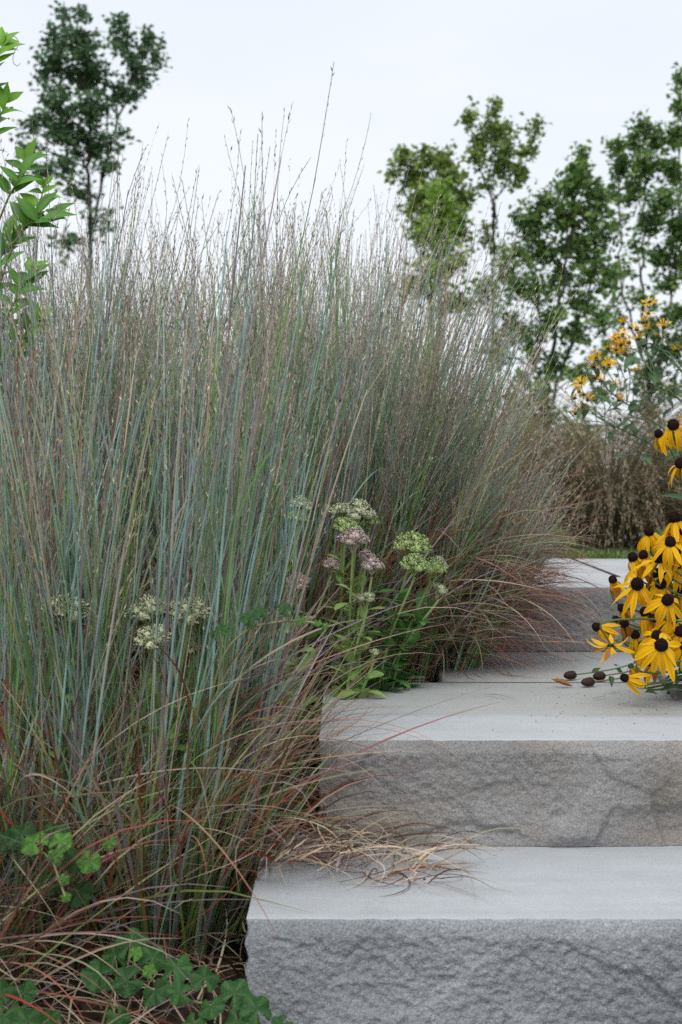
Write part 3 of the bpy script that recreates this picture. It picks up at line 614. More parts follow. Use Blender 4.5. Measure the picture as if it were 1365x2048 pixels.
G_LIME, G_CREAM, G_PINK = (0.30, 0.40, 0.13), (0.62, 0.68, 0.36), (0.52, 0.38, 0.35)
HEADS = {'lime': [bud_head('flower_head', 0.038, 0.031, (0.40, 0.54, 0.18), (0.72, 0.86, 0.42), k) for k in (1, 2)],
         'cream': [bud_head('flower_head', 0.038, 0.031, (0.52, 0.60, 0.30), (0.88, 0.90, 0.68), k) for k in (3, 4)],
         'pink': [bud_head('flower_head', 0.036, 0.031, (0.60, 0.48, 0.40), (0.92, 0.76, 0.74), k) for k in (5, 6)],
         'small': [bud_head('flower_head', 0.025, 0.018, (0.42, 0.5, 0.22), (0.78, 0.82, 0.55), k, 4, 50) for k in (7, 8)]}
SL = {'pale': [leaf_mesh('leaf', 0.046, 0.020, OBOV, M_SUCC, (0.25, 0.40, 0.10), (0.34, 0.47, 0.16), 0.12, c, 0.015) for c in (0.1, 0.5, -0.4)],
      'dark': [leaf_mesh('leaf', 0.050, 0.022, OBOV, M_SUCC, (0.08, 0.23, 0.05), (0.15, 0.30, 0.09), 0.12, c, 0.015) for c in (0.1, 0.5, -0.4)]}
def sedum(label, base, stems, tone, leaf_n=14, low=14):
    # stems: list of (px, py, d, head kind, scale) for the head at the top of each
    root = thing('sedum_plant', base, label, 'sedum', 'sedum plants among the grass')
    inv = Matrix.Translation(-Vector(base)); b = np.array(base)
    for (px, py, d, kind, sc) in stems:
        tip = W(px, py, d); st = b + np.array([random.uniform(-0.02, 0.02), random.uniform(-0.02, 0.02), -0.01])
        mid = st * 0.45 + tip * 0.55 + np.array([(st[0] - tip[0]) * 0.22, 0, -0.01]); ctl = [st, mid, tip - np.array([0, 0, 0.012])]
        path = smooth_path(ctl, 7)
        so = wpart('stem', mesh('stem', *one_tube(path, 0.0029, 0.0021, (0.22, 0.32, 0.10), 6, (0.32, 0.42, 0.15)), mat=M_SUCC), root)
        ax = Vector(path[-1] - path[-3]).normalized(); ax = (ax + Vector((0, -0.25, 0.9))).normalized()
        m = ax.to_track_quat('Z', 'Y').to_matrix().to_4x4(); m = m @ Matrix.Rotation(random.uniform(0, 6.28), 4, 'Z'); m.translation = Vector(tip)
        obj('flower_head', random.choice(HEADS[kind]), root, inv @ m @ Matrix.Scale(sc, 4))
        a0 = random.uniform(0, 6.28)
        for k in range(leaf_n):
            t = 0.12 + 0.76 * (k + random.uniform(-0.3, 0.3)) / leaf_n; i = min(len(path) - 2, int(t * (len(path) - 1)))
            p = path[i]; a = a0 + k * 2.4; up = Vector(path[i + 1] - path[i]).normalized()
            dd = Vector((math.cos(a), math.sin(a), random.uniform(0.1, 0.75)))
            s_ = random.uniform(1.0, 1.35) * (1.1 - 0.4 * t)
            obj('leaf', random.choice(SL[tone]), root, inv @ frame(p, dd, up) @ Matrix.Scale(s_, 4))
    for k in range(low):
        a = random.uniform(0, 6.28); p = b + np.array([0.025 * math.cos(a), 0.025 * math.sin(a), random.uniform(0.0, 0.06)])
        obj('leaf', random.choice(SL[tone]), root, inv @ frame(p, Vector((math.cos(a), math.sin(a), random.uniform(0.1, 1.0))), Vector((0, 0, 1))) @ Matrix.Scale(random.uniform(1.1, 1.5), 4))
def gp(px, d): x = bx_(px, d); return (x, d, ground_z(x, d))
sedum('dark leaved sedum with bright lime heads nearest the open tread', (bx_(752, 2.36), 2.36, 0.255), [(822, 1104, 2.33, 'lime', 1.0), (830, 1138, 2.30, 'lime', 0.78), (862, 1145, 2.34, 'lime', 0.8), (872, 1138, 2.38, 'cream', 0.65), (878, 1184, 2.33, 'small', 0.8)], 'dark', 16, 36)
sedum('pale leaved sedum with dusky pink heads below the cream ones', (bx_(690, 2.28), 2.28, 0.235), [(706, 1090, 2.26, 'pink', 0.86), (744, 1138, 2.26, 'pink', 0.62), (731, 1118, 2.3, 'pink', 0.5), (735, 1203, 2.24, 'small', 0.85), (718, 1200, 2.28, 'pink', 0.35), (748, 1308, 2.22, 'small', 0.55)], 'pale', 16, 28)
sedum('tall sedum with a wide cream head of joined domes', (bx_(672, 2.40), 2.40, 0.27), [(684, 1030, 2.36, 'cream', 0.68), (716, 1038, 2.36, 'cream', 0.95), (690, 1062, 2.33, 'lime', 0.75), (738, 1048, 2.38, 'lime', 0.55)], 'pale', 11, 6)
sedum('sedum half hidden by stems with one cream and one grey pink head', (bx_(590, 2.3), 2.3, 0.24), [(600, 1020, 2.3, 'cream', 0.68), (596, 1042, 2.27, 'lime', 0.58), (594, 1172, 2.2, 'pink', 0.66), (663, 1135, 2.3, 'pink', 0.5)], 'pale', 11, 10)
sedum('sedum behind the stems with paired ivory heads', (bx_(335, 1.80), 1.80, 0.05), [(300, 1238, 1.73, 'cream', 0.84), (376, 1240, 1.73, 'cream', 0.86), (308, 1288, 1.70, 'cream', 0.72), (385, 1300, 1.75, 'small', 0.7), (398, 1262, 1.77, 'lime', 0.5)], 'pale', 11, 10)
sedum('lone sedum with a single ivory dome near the picture edge', (bx_(135, 1.82), 1.82, 0.05), [(133, 1236, 1.72, 'cream', 0.9), (112, 1256, 1.74, 'lime', 0.5)], 'pale', 11, 8)

# ------------------------------------------------------------------ yellow coneflowers beside the steps
def cone_mesh(name, r, h, seed, c0=(0.006, 0.003, 0.003), c1=(0.026, 0.010, 0.008)):
    V, Q, C = [], [], []; A, B = 18, 10
    for j in range(B + 1):
        t = j / B; ph = -0.45 + t * (math.pi / 2 + 0.45)
        for i in range(A):
            a = i / A * 2 * math.pi + (j % 2) * math.pi / A
            k = 1 + 0.10 * mnoise.noise(Vector((i * 1.7, j * 2.3, seed))) + (0.07 if (i + j) % 2 else -0.04)
            V.append((r * math.cos(ph) * math.cos(a) * k, r * math.cos(ph) * math.sin(a) * k, h * math.sin(ph) * k))
            f = 0.5 + 0.5 * mnoise.noise(Vector((i * 3.1, j * 1.3, seed + 5))); C.append(np.array(c0) * (1 - f) + np.array(c1) * f)
    for j in range(B):
        for i in range(A): Q.append([j * A + i, j * A + (i + 1) % A, (j + 1) * A + (i + 1) % A, (j + 1) * A + i])
    return mesh(name, V, Q, C, M_CONE, smooth=False)
CONES = [cone_mesh('flower', 0.0088, 0.0098, k) for k in range(4)]
CONE_GREEN = cone_mesh('flower', 0.0088, 0.007, 9, (0.05, 0.10, 0.03), (0.10, 0.17, 0.05))
PETP = [0.32, 0.62, 0.86, 1.0, 0.98, 0.84, 0.55, 0.12]
def petal(curl, old=False, ln=0.0435, wd=0.0097):
    return leaf_mesh('petal', ln, wd, PETP, M_PETAL, (0.92, 0.55, 0.006) if not old else (0.55, 0.24, 0.02), (0.80, 0.38, 0.004) if not old else (0.36, 0.12, 0.015), 0.10, curl, 0.02, 4, random.uniform(-0.8, 0.8), None if not old else (0.25, 0.08, 0.012))
PETALS = [petal(c) for c in (0.2, 0.5, 0.8, 1.2, 0.35, 0.65, 1.5, 0.95)]; OLDPETALS = [petal(c, True, 0.034, 0.009) for c in (0.7, 1.2, 0.3)]
RLEAF = [leaf_mesh('leaf', 0.085, 0.034, OVATE, M_LEAF, (0.035, 0.085, 0.025), (0.07, 0.13, 0.045), 0.15, c, 0.02) for c in (0.3, 0.7, 0.1)]
def flower(root, inv, px, py, d, axis, droop, sc=1.0, old=0.0, n=13, cone=None, miss=0.0):
    p = Vector(W(px, py, d)); ax = Vector(axis).normalized()
    m = ax.to_track_quat('Z', 'Y').to_matrix().to_4x4() @ Matrix.Rotation(random.uniform(0, 6.28), 4, 'Z') @ Matrix.Scale(sc * 1.08, 4); m.translation = p
    fo = obj('flower', cone or random.choice(CONES), root, inv @ m)
    for k in range(n):
        if random.random() < miss: continue
        a = 2 * math.pi * (k + random.uniform(-0.22, 0.22)) / n; el = -droop + random.uniform(-0.22, 0.22)
        mm = Matrix.Rotation(a, 4, 'Z') @ Matrix.Translation((0, 0.0062, -0.0035 - 0.0008 * (k % 2))) @ Matrix.Rotation(el, 4, 'X') @ Matrix.Rotation(random.uniform(-0.3, 0.3), 4, 'Y') @ Matrix.Scale(random.uniform(0.82, 1.08), 4)
        obj('petal', random.choice(OLDPETALS if random.random() < old else PETALS), fo, mm)
    return p, ax
def stem_to(root, p, ax, base, r=0.0019, col=(0.13, 0.20, 0.06)):
    p = np.array(p); ax = np.array(ax); base = np.array(base)
    q = p - ax * 0.05; q2 = base * 0.5 + p * 0.5 - ax * 0.04 + np.array([0.02, 0.02, 0.03])
    pts = smooth_path([p - ax * 0.004, q, q2, base], 6)
    wpart('stem', mesh('stem', *one_tube(pts, r * 0.85, r * 1.25, col, 5), mat=M_SUCC), root); return pts
def coneflower(label, base, flowers, leaves, group):
    root = thing('coneflower_plant', base, label, 'coneflower', group); inv = Matrix.Translation(-Vector(base))
    for (px, py, d, axis, dr, sc, old, cn) in flowers:
        p, ax = flower(root, inv, px, py, d, axis, dr, sc, old, cone=cn, n=random.choice((12, 13, 14, 15)), miss=0.05 + 0.25 * old)
        stem_to(root, p, ax, np.array(base) + np.array([random.uniform(-0.05, 0.03), random.uniform(-0.05, 0.05), 0]))
    for (px, py, d, sc) in leaves:
        a = random.uniform(0, 6.28); dd = Vector((math.cos(a) - 0.4, math.sin(a) * 0.7 - 0.2, random.uniform(-0.5, 0.5)))
        obj('leaf', random.choice(RLEAF), root, inv @ frame(W(px, py, d), dd, Vector((random.uniform(-0.4, 0.4), -0.5, 1))) @ Matrix.Scale(sc, 4))
    return root
def A(x, y, z): return (x, y, z)
g_ = 'yellow coneflowers beside the steps'
coneflower('tall black eyed coneflower drooping in from the edge above the others', (0.78, 2.45, 0.36), [
    (1347, 848, 2.16, A(-.30, -.62, .70), .60, 1.0, 0, None), (1318, 866, 2.24, A(-.6, -.30, .75), 1.0, .78, .1, None), (1361, 925, 2.12, A(-.25, -.60, .75), .75, .95, .05, None),
    (1385, 815, 2.2, A(-.3, -.5, .8), .6, 1, 0, None), (1395, 890, 2.2, A(-.2, -.6, .7), .6, 1, 0, None)],
    [(1375, 905, 2.3, .6), (1390, 960, 2.3, .8), (1380, 1000, 2.35, .7)], g_)
coneflower('dense mound of black eyed yellow coneflowers beside the top step', (0.80, 2.40, 0.35), [
    (1299, 1062, 2.25, A(-.25, -.45, .85), .75, .85, 0, None), (1341, 1082, 2.14, A(-.1, -.55, .8), .45, .95, 0, None), (1350, 1035, 2.2, A(-.2, -.1, .95), .95, 1.1, 0, None),
    (1266, 1113, 2.22, A(-.4, -.35, .85), .95, .9, 0, None), (1287, 1108, 2.24, A(-.2, -.5, .8), .9, .85, 0, None), (1318, 1115, 2.16, A(-.05, -.5, .85), .40, .95, 0, None),
    (1275, 1166, 2.10, A(-.12, -.80, .55), .55, 1.1, 0, None), (1226, 1158, 2.2, A(-.35, -.25, .9), 1.1, .75, .3, None), (1322, 1166, 2.2, A(0, -.6, .7), .7, 1.0, 0, None),
    (1336, 1198, 2.06, A(.05, -.75, .55), .50, 1.0, 0, None), (1277, 1134, 2.26, A(-.1, -.5, .8), .7, .9, 0, None), (1303, 1236, 2.2, A(-.1, -.3, .95), 1.0, .95, 0, None),
    (1355, 1125, 2.26, A(.1, -.5, .8), .6, 1.1, 0, None), (1362, 1060, 2.2, A(.1, -.5, .8), .7, 1.1, 0, None), (1340, 1150, 2.3, A(0, -.6, .7), .6, 1.1, 0, None), (1365, 1175, 2.3, A(0, -.5, .7), .7, 1.1, 0, None),
    (1300, 1178, 2.28, A(-.2, -.2, .9), .9, 1.0, 0, None), (1352, 1098, 2.18, A(.1, -.4, .9), .8, 1.0, 0, None), (1310, 1145, 2.26, A(-.1, -.3, .9), 1.0, 1.0, 0, None)],
    [(random.uniform(1255, 1380), random.uniform(1100, 1260), random.uniform(2.3, 2.38), .7) for _ in range(14)], g_)
coneflower('lower coneflower sprays with browning petals hanging over the middle step', (0.80, 2.25, 0.34), [
    (1244, 1214, 2.18, A(-.5, -.4, .6), .9, .75, .75, None), (1249, 1245, 2.15, A(-.3, -.4, .8), 1.15, .8, .8, None), (1271, 1268, 2.16, A(-.2, -.4, .85), 1.05, .8, .1, None),
    (1315, 1270, 2.06, A(-.2, -.75, .5), .6, 1.0, 0, None), (1323, 1288, 1.99, A(-.10, -.75, .6), .55, 1.08, 0, None), (1194, 1252, 2.15, A(-.80, -.15, .5), .9, .8, .1, None),
    (1222, 1293, 2.10, A(.15, .35, -.85), -.55, .85, .45, CONE_GREEN), (1286, 1290, 2.13, A(-.1, -.35, .9), 1.1, .85, .1, None), (1250, 1354, 2.12, A(-.85, -.35, .25), .75, .75, 0, None),
    (1345, 1235, 2.15, A(0, -.5, .8), .7, 1, 0, None), (1290, 1222, 2.2, A(-.3, -.3, .8), 1.0, .9, .2, None), (1330, 1250, 2.2, A(0, -.2, .9), 1.1, .95, .1, None), (1360, 1262, 2.12, A(.2, -.4, .8), .8, 1, 0, None), (1232, 1236, 2.2, A(-.6, -.3, .3), 1.0, .6, .9, None), (1305, 1325, 2.2, A(0, -.3, .9), 1.0, .8, .5, None), (1372, 1290, 2.1, A(0, -.6, .7), .7, 1, 0, None), (1262, 1330, 2.2, A(-.3, -.2, .5), .8, .55, .3, CONE_GREEN)],
    [(random.uniform(1336, 1430), random.uniform(1290, 1385), random.uniform(2.15, 2.4), random.uniform(.4, .7)) for _ in range(34)] + [(1290, 1382, 2.12, .28), (1222, 1350, 2.3, .3), (1232, 1330, 2.32, .3)], g_)

# ------------------------------------------------------------------ quilled sweet coneflower behind
def quill_flower(name, seed, cup, n=15, age=0.0):
    g = random.Random(seed); ch = []
    for k in range(n):
        a = 2 * math.pi * (k + g.uniform(-0.2, 0.2)) / n; e = cup + g.uniform(-0.2, 0.2); ln = 0.019 * g.uniform(0.75, 1.05)
        d = np.array([math.cos(a) * math.cos(e), math.sin(a) * math.cos(e), math.sin(e)]); o = d * 0.004
        P = np.array([[o, o + d * ln * 0.5 + np.array([0, 0, 0.001]), o + d * ln * 0.85, o + d * ln]])
        c = np.array([0.86, 0.48, 0.012]) * g.uniform(0.8, 1.1) * (1 - 0.4 * age)
        ch.append(ribbons(P, np.array([[0.0008, 0.0014, 0.0021, 0.0007]]), np.tile(c, (1, 4, 1)), np.array([[0, 0, 1.0]]) if abs(e) < 1.0 else None))
    return mesh(name, *join(ch), mat=M_PETAL)
QF = [quill_flower('petals', k, c, 15, ag) for k, (c, ag) in enumerate(((0.25, 0), (0.5, 0), (0.75, 0), (0.1, 0.2), (0.6, 0.5)))]
QC = [cone_mesh('flower', 0.0050, 0.0050, 20 + k, (0.03, 0.012, 0.006), (0.10, 0.045, 0.02)) for k in range(2)]
QL = [leaf_mesh('leaf', 0.060, 0.029, OVATE, M_LEAF, (0.065, 0.135, 0.055), (0.12, 0.20, 0.09), 0.12, c, 0.02) for c in (0.2, 0.6, 1.0)]
qbase = (1.12, 3.62, 0.44)
qr = thing('quilled_coneflower_plant', qbase, 'tall branching plant with small quilled yellow flowers against the trees', 'coneflower')
qinv = Matrix.Translation(-Vector(qbase))
QPX = [(1300, 603), (1297, 626), (1292, 643), (1247, 646), (1274, 658), (1328, 653), (1299, 658), (1246, 668), (1231, 679), (1277, 676), (1317, 670), (1259, 684), (1242, 688), (1218, 695), (1251, 707),
       (1233, 700), (1194, 716), (1188, 732), (1218, 730), (1279, 742), (1191, 754), (1202, 760), (1162, 765), (1159, 782), (1176, 798), (1229, 769), (1164, 818), (1152, 826), (1238, 799), (1353, 700), (1315, 685), (1252, 697), (1150, 795), (1169, 788)]
mains = []
for pts in ([(1500, 900), (1400, 830), (1330, 770), (1285, 715), (1272, 680)], [(1500, 960), (1380, 890), (1290, 830), (1225, 785), (1200, 755)], [(1500, 980), (1370, 920), (1270, 870), (1200, 835), (1168, 805)], [(1480, 850), (1400, 780), (1345, 720), (1310, 680)]):
    path = smooth_path([np.array(qbase)] + [W(x, y, 3.62 + random.uniform(-0.06, 0.06)) for x, y in pts], 6); mains.append(path)
    wpart('stem', mesh('stem', *one_tube(path, 0.0042, 0.0017, (0.13, 0.15, 0.06), 6, (0.20, 0.26, 0.13)), mat=M_SUCC), qr)
allm = np.concatenate(mains)
for px, py in QPX:
    d = 3.62 + random.uniform(-0.09, 0.09); p = W(px, py, d)
    ax = Vector((random.uniform(-.6, .25), random.uniform(-.75, .1), random.uniform(.5, 1))).normalized()
    m = ax.to_track_quat('Z', 'Y').to_matrix().to_4x4(); m.translation = Vector(p)
    fo = obj('flower', random.choice(QC), qr, qinv @ m @ Matrix.Scale(random.uniform(1.05, 1.3), 4)); obj('petals', random.choice(QF), fo)
    c = allm[np.argmin(np.linalg.norm(allm - (p + np.array([0.05, 0, -0.09])), axis=1))]
    pth = smooth_path([p, p - np.array(ax) * 0.03, c * 0.5 + p * 0.5 + np.array([0.012, 0, -0.012]), c], 4)
    wpart('flower_stalk', mesh('flower_stalk', *one_tube(pth, 0.0010, 0.0014, (0.24, 0.31, 0.17), 4), mat=M_SUCC), qr)
for k in range(170):
    path = random.choice(mains); i = random.randrange(6, len(path) - 1); p = path[i] + np.array([random.uniform(-.07, .07), random.uniform(-.05, .05), random.uniform(-.07, .06)])
    a = random.uniform(0, 6.28)
    obj('leaf', random.choice(QL), qr, qinv @ frame(p, Vector((math.cos(a), math.sin(a), random.uniform(-.7, .5))), Vector((0.1, -0.3, 1))) @ Matrix.Scale(random.uniform(.55, 1.1), 4))

# ------------------------------------------------------------------ glossy leafy shrub at the edge
SHL = [leaf_mesh('leaf', 0.056, 0.0225, LANCE, M_LEAF, (0.19, 0.44, 0.03), (0.26, 0.50, 0.05), 0.16, c, 0.01) for c in (0.15, 0.45, 0.8)]
SHD = [leaf_mesh('leaf', 0.060, 0.0240, LANCE, M_LEAF, (0.08, 0.25, 0.025), (0.13, 0.31, 0.04), 0.16, c, 0.01) for c in (0.15, 0.45, 0.8)]
sd = 2.42; sb = (bx_(-70, sd), sd, ground_z(bx_(-70, sd), sd))
sh = thing('leafy_shrub', sb, 'bright green glossy leaved shrub at the picture edge', 'shrub'); sinv = Matrix.Translation(-Vector(sb))
for pts, young in (([(-80, 700), (-60, 300), (-15, 140), (5, 92)], True), ([(-80, 800), (-60, 420), (-10, 260), (12, 205)], True), ([(-70, 800), (-40, 560), (10, 410), (40, 355), (52, 320)], False), ([(-70, 850), (-20, 560), (40, 470), (75, 420), (88, 372)], True),
                   ([(-60, 850), (-10, 600), (40, 465), (80, 440), (105, 428)], False), ([(-60, 900), (-10, 700), (30, 600), (60, 545)], False), ([(-60, 950), (0, 760), (40, 680), (70, 640)], False), ([(-60, 900), (-30, 640), (0, 520), (25, 470)], False)):
    path = smooth_path([np.array(sb)] + [W(x, y, sd + random.uniform(-0.05, 0.05)) for x, y in pts], 7)
    wpart('stem', mesh('stem', *one_tube(path, 0.0035, 0.0012, (0.14, 0.10, 0.05), 5, (0.18, 0.24, 0.08)), mat=M_BARK), sh)
    n = len(path); a = random.uniform(0, 6.28)
    for i in list(range(n - 13, n - 1, 2)):
        T = Vector(path[i + 1] - path[i]).normalized(); a += 1.57
        for s in (0, math.pi):
            v = Vector((math.cos(a + s), math.sin(a + s) * 0.6, random.uniform(-0.1, 0.5))) + T * 0.7
            obj('leaf', random.choice(SHL if (young and i > n - 8) else SHD), sh, sinv @ frame(path[i], v, Vector((random.uniform(-.3, .3), -0.9, 0.8))) @ Matrix.Scale(random.uniform(0.75, 1.1), 4))
    for s in range(4):
        a2 = a + s * 1.57; T = Vector(path[-1] - path[-2]).normalized()
        obj('leaf', random.choice(SHL), sh, sinv @ frame(path[-1], T * 0.9 + Vector((math.cos(a2), math.sin(a2), 0.3)) * 0.6, Vector((random.uniform(-.3, .3), -1.0, 0.6))) @ Matrix.Scale(random.uniform(0.6, 0.95), 4))
ten = smooth_path([W(5, 92, sd), W(25, 70, sd), W(38, 84, sd), W(28, 105, sd), W(27, 122, sd), W(35, 130, sd), W(41, 124, sd)], 6)
wpart('tendril', mesh('tendril', *one_tube(ten, 0.0008, 0.0005, (0.25, 0.22, 0.12), 4), mat=M_BARK), sh)

# ------------------------------------------------------------------ crinkled creeping leaves (runner plants)
def lobed_leaf(name, R, seed, col, mid):
    g = random.Random(seed); A_ = 60; rings = 5; V, C = [(0, 0, 0)], [np.array(mid)]; V = []; C = []
    for j in range(rings + 1):
        t = j / rings
        for i in range(A_):
            a = -math.pi * 0.90 + 2 * math.pi * 0.90 * i / (A_ - 1)          # open sinus at the stalk
            lob = 0.80 + 0.20 * abs(math.cos(a * 2.45)) ** 0.7 + 0.035 * math.sin(a * 21 + seed)
            rr = R * t * lob; z = R * (0.07 * t * math.cos(a * 4.9) + 0.05 * t * mnoise.noise(Vector((a * 3, t * 5, seed))) - 0.22 * t * t)
            V.append((rr * math.sin(a), R * 0.2 + rr * math.cos(a), z)); q = abs(math.cos(a * 2.45)) ** 10 * (1 - 0.5 * t)
            C.append(np.array(col) * (1 - q) + np.array(mid) * q)
    Q = [[j * A_ + i, j * A_ + i + 1, (j + 1) * A_ + i + 1, (j + 1) * A_ + i] for j in range(rings) for i in range(A_ - 1)]
    return mesh(name, V, Q, C, M_CRINKLE)
CRL = [lobed_leaf('leaf', 0.0185, k, (0.022, 0.082, 0.015), (0.05, 0.13, 0.03)) for k in range(3)]
CRB = [lobed_leaf('leaf', 0.0185, 5 + k, (0.07, 0.19, 0.025), (0.13, 0.28, 0.05)) for k in range(2)]
def runner(label, base, runners, leaves):
    root = thing('creeping_plant', base, label, 'creeping plant', 'creeping plants with round crinkled leaves'); inv = Matrix.Translation(-Vector(base)); cloud = []
    for pts in runners:
        path = smooth_path([np.array(p) for p in pts], 7); cloud.append(path)
        wpart('runner', mesh('runner', *one_tube(path, 0.0017, 0.0013, (0.26, 0.25, 0.12), 5, (0.36, 0.38, 0.18)), mat=M_SUCC), root)
    cloud = np.concatenate(cloud)
    for (px, py, d, sc, br) in leaves:
        p = W(px, py, d); c = cloud[np.argmin(np.linalg.norm(cloud - p, axis=1))]
        nn = Vector((random.uniform(-.35, .35), random.uniform(-1.0, -.35), random.uniform(.5, .9))).normalized()
        dv = Vector(p - c); dv = dv - nn * dv.dot(nn)
        if dv.length < 1e-3: dv = Vector((1, 0, 0.2))
        fr = frame(p, dv, nn); R = 0.0185 * sc
        st = Vector(p) - dv.normalized() * R * 0.1
        obj('leaf', random.choice(CRB if br else CRL), root, inv @ fr @ Matrix.Scale(sc, 4))
        pth = smooth_path([c, (c + np.array(st)) / 2 + np.array([0, 0, -0.004]), np.array(fr @ Vector((0, 0.0037 * sc, 0)))], 4)
        wpart('leaf_stalk', mesh('leaf_stalk', *one_tube(pth, 0.0008, 0.0008, (0.20, 0.22, 0.09), 4), mat=M_SUCC), root)
dd_ = 1.43
runner('creeping plant with dark round crinkled leaves along the foot of the lowest step', (bx_(330, 1.46), 1.46, 0.0),
       [[(bx_(180, 1.46), 1.46, 0.01), W(240, 1960, 1.47), W(330, 1990, 1.45), W(430, 2010, 1.43), W(520, 2045, 1.41), W(575, 2055, 1.4)]],
       [(261, 1890, 1.50, 1.1, 0), (207, 1948, 1.46, 1.15, 0), (261, 1957, 1.45, 1.0, 0), (303, 1918, 1.47, .95, 0), (308, 1976, 1.43, 1.0, 0), (349, 1940, 1.45, 1.05, 0), (366, 1984, 1.42, .8, 0), (409, 1958, 1.44, 1.0, 0),
        (422, 2006, 1.41, .85, 0), (466, 1991, 1.42, 1.05, 0), (478, 2034, 1.40, .9, 0), (517, 2023, 1.40, 1.0, 0), (569, 2042, 1.38, .7, 0), (268, 1908, 1.46, .5, 1), (302, 1942, 1.42, .45, 1), (235, 2030, 1.44, .8, 0), (390, 2040, 1.4, .8, 0), (232, 1915, 1.5, .9, 0)])
runner('bright crinkled leaf runner poking out of the grass near the edge', (bx_(60, 1.6), 1.6, 0.02),
       [[(bx_(60, 1.6), 1.6, 0.02), W(40, 1800, 1.6), W(60, 1700, 1.56), W(100, 1715, 1.5), W(118, 1755, 1.49), W(132, 1795, 1.48)], [W(40, 1800, 1.6), W(130, 1760, 1.56), W(180, 1715, 1.54), W(232, 1672, 1.53)]],
       [(26, 1678, 1.55, 1.0, 0), (48, 1672, 1.54, 1.1, 0), (72, 1684, 1.51, .95, 1), (101, 1668, 1.54, 1.05, 0), (117, 1685, 1.50, .8, 1), (108, 1712, 1.49, .55, 1), (156, 1714, 1.53, .95, 0), (180, 1716, 1.51, .8, 1), (218, 1680, 1.51, .5, 1), (152, 1778, 1.56, 1.1, 0), (88, 1765, 1.6, 1.2, 0), (126, 1758, 1.48, .4, 1), (131, 1790, 1.48, .35, 1)])
runner('creeping plant with dark crinkled leaves in the bottom corner', (bx_(10, 1.42), 1.42, 0.0),
       [[(bx_(-40, 1.42), 1.42, 0.0), W(-10, 2030, 1.42), W(30, 2050, 1.40), W(70, 2070, 1.38)]],
       [(0, 1985, 1.42, .9, 0), (8, 2024, 1.40, 1.2, 0), (56, 2046, 1.38, 1.0, 0), (45, 1990, 1.46, .9, 0), (95, 2040, 1.42, .8, 0)])
runner('crinkled leaf runner stretched sideways across the grass stems', (bx_(400, 1.72), 1.72, 0.05),
       [[(bx_(400, 1.72), 1.72, 0.05), W(410, 1500, 1.68), W(440, 1330, 1.64), W(490, 1262, 1.62), W(550, 1243, 1.61), W(600, 1240, 1.61), W(652, 1248, 1.61)]],
       [(505, 1236, 1.61, .7, 0), (528, 1220, 1.6, .62, 0), (575, 1218, 1.6, .6, 0), (602, 1236, 1.6, .42, 1), (440, 1262, 1.66, .8, 0), (636, 1242, 1.6, .3, 1), (650, 1248, 1.6, .3, 1)])

# ------------------------------------------------------------------ boulder
def blob(name, c, r, seed, mat, amp=0.25, A_=40, B_=24):
    V, Q = [], []
    for j in range(B_ + 1):
        ph = -math.pi / 2 + math.pi * j / B_
        for i in range(A_):
            a = 2 * math.pi * i / A_; d = Vector((math.cos(ph) * math.cos(a), math.cos(ph) * math.sin(a), math.sin(ph)))
            k = 1 + amp * mnoise.noise(d * 1.6 + Vector((seed, 0, 0))) + amp * 0.4 * mnoise.noise(d * 4 + Vector((seed, 2, 0)))
            V.append((c[0] + d.x * r[0] * k, c[1] + d.y * r[1] * k, c[2] + d.z * r[2] * k))
    for j in range(B_):
        for i in range(A_): Q.append([j * A_ + i, j * A_ + (i + 1) % A_, (j + 1) * A_ + (i + 1) % A_, (j + 1) * A_ + i])
    return mesh(name, V, Q, mat=mat)
tag(obj('boulder', blob('boulder', (bx_(-110, 3.0), 3.0, 0.60), (0.22, 0.22, 0.31), 4.0, M_ROCK)), 'pale grey boulder behind the grass stems at the picture edge', 'boulder')

# ------------------------------------------------------------------ arching seed grass mound on the lawn side
def mound(label, px, d, hw, hh, n, seed):
    c = np.array([bx_(px, d), d, 0.45]); root = thing('grass_mound', tuple(c), label, 'grass mound')
    az = rng.uniform(0, 2 * math.pi, n); base = c + np.stack([np.cos(az), np.sin(az), np.zeros(n)], 1) * rng.uniform(0, 0.10, (n, 1))
    Ln = rng.uniform(0.75, 1.25, n) * hh * 1.55; th0 = rng.uniform(0.02, 0.85, n); th1 = th0 + rng.uniform(1.5, 2.4, n)
    P = sweep(base, az, th0, np.minimum(th1, 2.85), Ln, 10, 1.35, 0.5); P[:, :, 2] = np.maximum(P[:, :, 2], 0.458)
    cc = np.array([(0.20, 0.16, 0.09), (0.24, 0.18, 0.12), (0.15, 0.17, 0.07), (0.28, 0.22, 0.15)])[rng.choice(4, n)] * rng.uniform(0.7, 1.2, (n, 1))
    u = np.linspace(0, 1, 10); R = rng.uniform(0.0010, 0.0022, (n, 1)) * np.interp(u, [0, 0.5, 1], [1, 0.9, 0.1])[None]
    wpart('blades', mesh('blades', *ribbons(P, R, np.repeat(cc[:, None], 10, 1)), mat=M_GRASS), root)['kind'] = 'stuff'
    k = 34; idx = np.repeat(np.arange(n), k); t = rng.uniform(0.42, 1.0, n * k); O, T = at_t(P[idx], t)
    O = O + rng.normal(0, 0.005, O.shape); D = tilt(T, rng.uniform(0.05, 0.4, n * k)); D[:, 2] -= 0.15; D = nrm(D)
    sc_ = np.array([(0.40, 0.305, 0.21), (0.46, 0.36, 0.26), (0.34, 0.25, 0.17), (0.33, 0.285, 0.16)])[rng.choice(4, n * k)] * rng.uniform(0.75, 1.2, (n * k, 1))
    wpart('seed_heads', mesh('seed_heads', *diamonds(O, D, rng.uniform(0.012, 0.030, n * k), rng.uniform(0.0022, 0.0042, n * k), sc_), mat=M_SEED), root)['kind'] = 'stuff'
